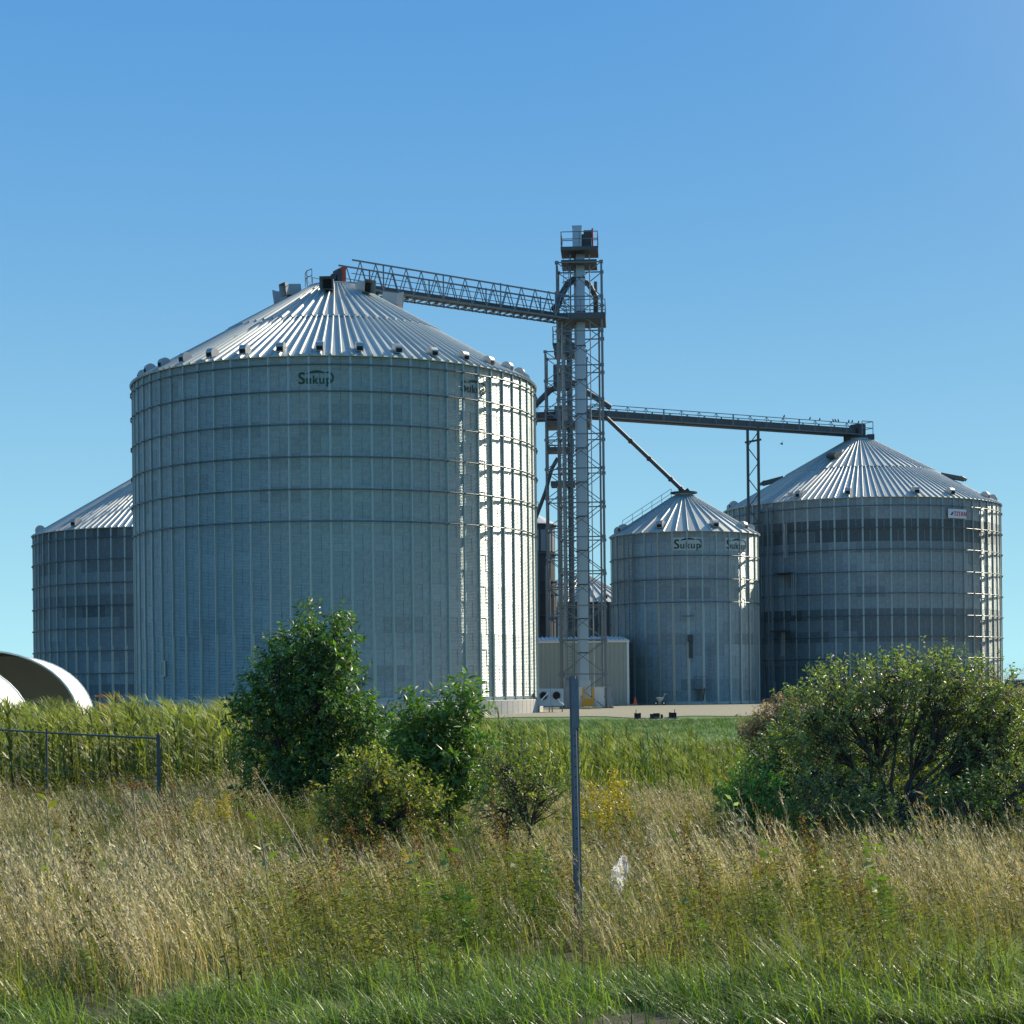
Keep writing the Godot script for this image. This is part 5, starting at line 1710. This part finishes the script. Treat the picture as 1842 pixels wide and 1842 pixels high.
func make_plants() -> void:
	var nz := FastNoiseLite.new()
	nz.seed = 9
	nz.frequency = 0.35
	var nf := FastNoiseLite.new()
	nf.seed = 19
	nf.frequency = 0.9
	var tone := func(base: Color, alt: Color, x: float, d: float) -> Color:
		var t := clampf(0.5 + nz.get_noise_2d(x * 1.3, d) * 1.1 + rng.randf_range(-0.3, 0.3), 0, 1)
		var k := rng.randf_range(0.6, 1.35)
		var c := base.lerp(alt, t)
		return Color(c.r * k, c.g * k, c.b * k)
	# where the short road-edge grass gives way to the tall grass
	var edge := func(x, d): return 10.9 + nz.get_noise_2d(x * 0.6, 77.0) * 3.4 + 1.3 * ss(0.1, 0.16, x / d) - 0.7 * ss(0.0, -0.1, x / d)
	# tall dry grass
	rng.seed = 201
	for v in 3:
		var s := scatter(3900, 9.6, 33.0, func(x, d): return ss(edge.call(x, d) - 0.9, edge.call(x, d) + 1.6, d) * clampf(0.5 + nz.get_noise_2d(x * 0.7, d * 0.7) * 2.4, 0.04, 1.0) * (1.0 - 0.6 * ss(15.5, 20, d) * (1.0 - 0.5 * ss(24, 28, d))) * (1.0 - 0.6 * exp(-pow((x / d + 0.04) / 0.07, 2)) * ss(9, 11, d) * (1.0 - ss(14, 19, d))), 0.75, 1.15, func(x, d): return tone.call(Color(0.68, 0.595, 0.345), Color(0.42, 0.405, 0.175), x, d))
		stuff("dry_grass", clump("dry", 300 + v), s[0], s[1], M.dry_blade, ["tall tan dry grass with seed heads, leaning left over the whole verge", "dry straw-coloured grass stalks mixed through the verge", "pale seeded grass mixed through the middle of the verge"][v], "grass")
	# long green blades under and among them
	for v in 2:
		var s := scatter(3800, 9.4, 34.0, func(x, d): return clampf(0.5 - nz.get_noise_2d(x * 0.7, d * 0.7) * 1.8 + 0.6 * ss(-0.18, -0.24, x / d) * (1.0 - ss(13, 16, d)), 0.05, 1.0), 0.75, 1.2, func(x, d): return tone.call(Color(0.17, 0.235, 0.07), Color(0.33, 0.33, 0.12), x, d))
		stuff("green_grass", clump("green", 310 + v), s[0], s[1], M.blade, ["long green grass blades among the dry stalks", "arching green grass blades at the foot of the dry grass"][v], "grass")
	# olive weeds
	for v in 2:
		var s := scatter(4200, 9.5, 34.0, func(x, d): return clampf(0.34 - nz.get_noise_2d(x * 0.7, d * 0.7) * 1.2 + nf.get_noise_2d(x, d) * 0.8 + 0.3 * ss(18, 23, d) + 0.4 * exp(-pow((x / d + 0.05) / 0.09, 2)) * (1.0 - ss(13.5, 16, d)), 0.0, 1.0), 0.7, 1.15, func(x, d): return tone.call(Color(0.18, 0.235, 0.075), Color(0.34, 0.30, 0.13), x, d))
		stuff("weeds", clump("forb", 320 + v), s[0], s[1], M.weed_leaf, ["small-leaved olive weeds through the verge", "brownish green leafy weeds through the verge"][v], "weeds")
	var sd := scatter(420, 11.0, 32.0, func(x, d): return clampf(0.4 + nf.get_noise_2d(x + 40.0, d) * 1.6, 0.0, 1.0), 0.7, 1.2, func(x, d): return tone.call(Color(0.20, 0.09, 0.04), Color(0.28, 0.17, 0.08), x, d))
	stuff("brown_seed_stalks", clump("dock", 325), sd[0], sd[1], M.weed_leaf, "rust-brown seed stalks dotted through the verge", "weeds")
	sd = scatter(750, 10.2, 33.0, func(x, d): return clampf(0.4 + nf.get_noise_2d(x - 60.0, d) * 1.8, 0.0, 1.0), 0.7, 1.25, func(x, d): return tone.call(Color(0.14, 0.23, 0.055), Color(0.27, 0.32, 0.10), x, d))
	stuff("broad_leaved_weeds", clump("broad", 326), sd[0], sd[1], M.leaf, "broad-leaved green weeds dotted through the verge", "weeds")
	# short lush grass along the road edge
	for v in 2:
		var s := scatter(2500, 8.8, 13.2, func(x, d): return (1.0 - ss(edge.call(x, d) - 1.0, edge.call(x, d) + 0.7, d)) * clampf(0.5 + 0.7 * ss(0.05, 0.13, x / d) * (1.0 - 0.6 * ss(9.5, 9.1, d)) + 0.25 * ss(-0.1, -0.16, x / d) + nf.get_noise_2d(x, d * 1.5) * 1.0, 0.0, 1.0), 0.6, 1.4, func(x, d): return tone.call(Color(0.15, 0.25, 0.05), Color(0.34, 0.44, 0.11), x, d))
		stuff("verge_grass", clump("verge", 330 + v), s[0], s[1], M.blade, ["short lush green grass along the road edge", "bright green grass tufts along the road edge"][v], "grass")
	# reeds in the ditch on the right, corn on the left
	for v in 2:
		var s := scatter(2700 if v == 0 else 900, 31.0, 53.0, func(x, d): return ss(-2.2, -1.0, x) * (1.0 - ss(0.13, 0.155, x / d)), 0.66, 0.9, func(x, d): return tone.call(Color(0.10, 0.17, 0.045), Color(0.40, 0.42, 0.16), x, d), 0.16)
		stuff(["low_corn", "reed_bed"][v], clump("corn" if v == 0 else "reed", 340 + v), s[0], s[1], M.blade, ["shorter standing corn right of the post, below the lawn", "green reeds mixed through the corn right of the post"][v], ["corn", "reeds"][v])
	for v in 3:
		rng.seed = 350 + v
		var m := clump("corn", 350 + v)
		var xf := []
		var cl := []
		for i in 430:
			var d := rng.randf_range(34.0, 52.0)
			var x := -rng.randf_range(0.085, 0.36) * d
			d += rng.randf_range(-0.2, 0.2)
			var s := rng.randf_range(0.78, 1.0) + nz.get_noise_2d(x * 0.9, d * 0.9) * 0.25
			xf.append(Transform3D(Basis(Vector3.UP, rng.randf_range(-0.7, 0.7)).scaled(Vector3(s, s, s)), Vector3(x, ground_h(x, -d) - 0.02, -d)))
			cl.append(tone.call(Color(0.20, 0.26, 0.075), Color(0.40, 0.39, 0.16), x, d))
		stuff("corn_field", m, xf, cl, M.blade, ["standing corn behind the pipe fence at the left", "tasselled corn rows behind the fence at the left", "yellowing corn stalks mixed through the field at the left"][v], "corn")
	# the lawn's own blades
	rng.seed = 380
	var ls := scatter(9000, 60.0, 106.0, func(x, d): return 1.0 if x > -12.0 and ground_h(x, -d) > -0.5 else 0.0, 1.0, 2.2, func(x, d): return tone.call(Color(0.07, 0.15, 0.025), Color(0.14, 0.22, 0.05), x * 0.25, d * 0.25))
	stuff("lawn_tufts", clump("verge", 381), ls[0], ls[1], M.blade, "green tufts over the lawn before the gravel yard", "grass")
	# goldenrod clumps
	var gm := clump("goldenrod", 360)
	var spots := [[1.36, -22.0, "yellow goldenrod clump just right of the post, below the shorter corn", 1.4], [0.98, -21.4, "yellow goldenrod clump nearest the post on its right side", 1.25], [2.12, -22.0, "yellow goldenrod clump right of the post, left of the bright green shrub", 0.8], [-4.1, -25.0, "yellow goldenrod clump left of the dark bushy tree's foot", 0.9], [-4.5, -25.6, "leftmost yellow goldenrod clump, below the corn", 0.8], [-1.1, -18.6, "small yellow goldenrod in the middle of the dry grass left of the post", 0.6], [2.05, -14.6, "faded yellow goldenrod in the dry grass right of the white plastic scrap", 0.6]]
	for i in spots.size():
		var q: Array = spots[i]
		var o := thing("goldenrod", q[2], "wildflower", Vector3(q[0], ground_h(q[0], q[1]), q[1]), i * 1.3, "goldenrod clumps in the verge")
		part("stems_and_flowers", gm, M.leaf, o, Transform3D(Basis().scaled(Vector3(q[3], q[3], q[3])), Vector3.ZERO))
	# broad-leaved milkweeds
	for q in [[2.55, -20.0, 0.8, "pale milkweed with broad leaves in front of the bright green shrub", Color(0.5, 0.56, 0.42)], [-4.0, -15.6, 0.85, "yellowing milkweed with broad leaves in the dry grass at the left", Color(0.30, 0.27, 0.05)], [-2.05, -15.0, 0.75, "bright yellow-green milkweed in the middle of the dry grass", Color(0.25, 0.30, 0.05)], [-1.95, -19.0, 0.55, "yellow-leaved milkweed between the yellowing shrub and the post", Color(0.32, 0.30, 0.04)], [4.75, -20.2, 0.8, "orange-leaved milkweed under the spreading tree's right side", Color(0.36, 0.19, 0.03)]]:
		var o := thing("milkweed", q[3], "weed", Vector3(q[0], ground_h(q[0], q[1]), q[1]), 0.0, "milkweeds in the verge")
		rng.seed = int(absf(q[0]) * 100)
		var st := MB.new()
		st.path([Vector3.ZERO, Vector3(-0.03, q[2] * 0.6, 0), Vector3(-0.09, q[2] * 1.25, 0)], 0.008, 0.005, 5)
		part("stem", st.mesh(), M.wood_grey, o)
		for i in 12:
			var lb := MB.new()
			lb.colored = true
			var c: Color = q[4]
			var k := rng.randf_range(0.7, 1.2)
			lb.col = Color(c.r * k, c.g * k, c.b * k)
			var t := 0.35 + 0.65 * i / 11.0
			var a := i * 2.6 + rng.randf_range(-0.4, 0.4)
			leaf(lb, Vector3(-0.09 * t * t, q[2] * 1.25 * t, 0), Vector3(cos(a), rng.randf_range(0.1, 0.8), sin(a)).normalized(), rng.randf_range(0.09, 0.15), rng.randf_range(0.04, 0.06))
			part("leaf", lb.mesh(), M.leaf, o)
	# tall dried stalks
	for q in [[-3.95, -19.0, 1.25, "tall dried stalk with a rust-brown flower head, left of the dark bushy tree", -0.08], [-2.15, -20.0, 1.35, "pale dried stalk leaning left in front of the dark bushy tree", -0.55]]:
		var o := thing("dried_stalk", q[3], "weed", Vector3(q[0], ground_h(q[0], q[1]), q[1]))
		rng.seed = int(absf(q[0]) * 77)
		var h: float = q[2]
		var st := MB.new()
		var tip := Vector3(q[4] * h, h, 0)
		st.path([Vector3.ZERO, Vector3(q[4] * h * 0.4 + 0.03, h * 0.4, 0), Vector3(q[4] * h * 0.7 - 0.02, h * 0.75, 0), tip], 0.012, 0.006, 6)
		for i in 6:
			var t := 0.45 + i * 0.09
			var p := Vector3(q[4] * h * t, h * t, 0)
			st.tube(p, p + Vector3(rng.randf_range(-0.2, 0.15), 0.15, rng.randf_range(-0.1, 0.1)), 0.005, 0.003, 4)
		part("stalk", st.mesh(), mat("straw", Color(0.42, 0.36, 0.2), 0.8), o)
		var hb := MB.new()
		hb.colored = true
		for i in 130:
			hb.col = Color(0.16, 0.07, 0.03) * rng.randf_range(0.6, 1.4) if q[4] > -0.2 else Color(0.3, 0.27, 0.15) * rng.randf_range(0.6, 1.3)
			var p := tip + (Vector3(rng.randfn() * 0.09, rng.randfn() * 0.025, rng.randfn() * 0.05) if q[4] > -0.2 else Vector3(rng.randfn() * 0.02, rng.randf_range(-0.25, 0.05), rng.randfn() * 0.02))
			leaf(hb, p, Vector3(rng.randf_range(-1, 1), rng.randf_range(-0.3, 1), rng.randf_range(-1, 1)).normalized(), 0.03, 0.014)
		part("flower_head", hb.mesh(), M.dry_blade, o).set_meta("kind", "stuff")


func make_birds() -> void:
	# small dark birds along the conveyor's hand rail and one in the air
	var bb := MB.new()
	bb.lathe([Vector2(0.0, 0.02), Vector2(0.07, 0.07), Vector2(0.09, 0.16), Vector2(0.05, 0.25), Vector2(0.05, 0.31), Vector2(0.0, 0.36)], 8)
	var m := bb.mesh()
	var tb := MB.new()
	tb.box(Vector3(0.02, 0.0, -0.12), Vector3(0.06, 0.03, 0.2), Basis(Vector3.RIGHT, -0.5))
	var tm := tb.mesh()
	var a := Vector3(7.6, 30.16, -178.0)
	var z := Vector3(38.3, 30.66, -196.8)
	var fs := [0.69, 0.79, 0.83, 0.885, 0.895, 0.905, 0.945, 0.958, 0.985]
	for i in fs.size():
		var side := (z - a).cross(Vector3.UP).normalized()
		var o := thing("bird", "small dark bird, %s on the right conveyor's hand rail" % ["farthest left", "second from the left", "third from the left", "fourth from the left", "middle one of the close trio", "fourth from the right", "third from the right", "second from the right", "farthest right, by the drive"][i], "bird", a.lerp(z, fs[i]) + side, 0.7 + i, "birds perched on the conveyor rail")
		part("body", m, M.bird_dark, o, Transform3D(Basis(Vector3.RIGHT, 0.4), Vector3.ZERO))
		part("tail", tm, M.bird_dark, o)
	var o := thing("bird", "small dark bird flying above the smallest bin, right of the stand", "bird", Vector3(28.0, 26.6, -182.0))
	part("body", m, M.bird_dark, o, Transform3D(Basis(Vector3.BACK, 1.4).scaled(Vector3(1, 1, 1)), Vector3.ZERO))
	for s in [-1.0, 1.0]:
		var w := MB.new()
		w.tri(Vector3(-0.22, 0, 0), Vector3(-0.08, 0, 0), Vector3(-0.2 + s * 0.05, 0.3 if s > 0 else -0.02, s * 0.3))
		w.tri(Vector3(-0.22, 0.01, 0), Vector3(-0.2 + s * 0.05, 0.31 if s > 0 else -0.01, s * 0.3), Vector3(-0.08, 0.01, 0))
		part("wing", w.mesh(), M.bird_dark, o)


func _ready() -> void:
	# camera: level, with the lens shifted up, rolled a little
	var cam := Camera3D.new()
	cam.name = "camera"
	cam.projection = Camera3D.PROJECTION_FRUSTUM
	cam.near = 0.1
	cam.far = 6000.0
	cam.size = 0.1 * 1842.0 / 3203.0
	cam.frustum_offset = Vector2(0, 316.0 / 1842.0 * cam.size)
	cam.position = Vector3(0, 2.0, 0)
	cam.rotation.z = deg_to_rad(-0.6)
	add_child(cam)
	cam.current = true
	# sky, sun, exposure
	var sky := ProceduralSkyMaterial.new()
	sky.sky_top_color = Color(0.042, 0.185, 0.455).linear_to_srgb()
	sky.sky_horizon_color = Color(0.337, 0.607, 0.653).linear_to_srgb()
	sky.sky_curve = 0.12
	sky.sky_energy_multiplier = 1.0
	sky.ground_bottom_color = Color(0.1, 0.1, 0.07).linear_to_srgb()
	sky.ground_horizon_color = Color(0.3, 0.33, 0.3).linear_to_srgb()
	sky.sun_angle_max = 80.0
	sky.sun_curve = 0.2
	var env := Environment.new()
	env.background_mode = Environment.BG_SKY
	env.sky = Sky.new()
	env.sky.sky_material = sky
	env.tonemap_mode = Environment.TONE_MAPPER_LINEAR
	env.tonemap_exposure = 1.5
	env.sdfgi_enabled = true
	env.ssao_enabled = true
	env.ssil_enabled = true
	var we := WorldEnvironment.new()
	we.name = "world_environment"
	we.environment = env
	add_child(we)
	var sun := DirectionalLight3D.new()
	sun.name = "sun"
	sun.light_energy = 1.6
	sun.light_color = Color(1.0, 0.95, 0.86)
	sun.light_angular_distance = 0.5
	sun.shadow_enabled = true
	sun.look_at_from_position(SUN * 100.0, Vector3.ZERO)
	add_child(sun)

	make_materials()
	make_ground()
	make_bins()
	make_towers()
	make_yard()
	make_verge()
	make_shrubs()
	make_plants()
	make_birds()
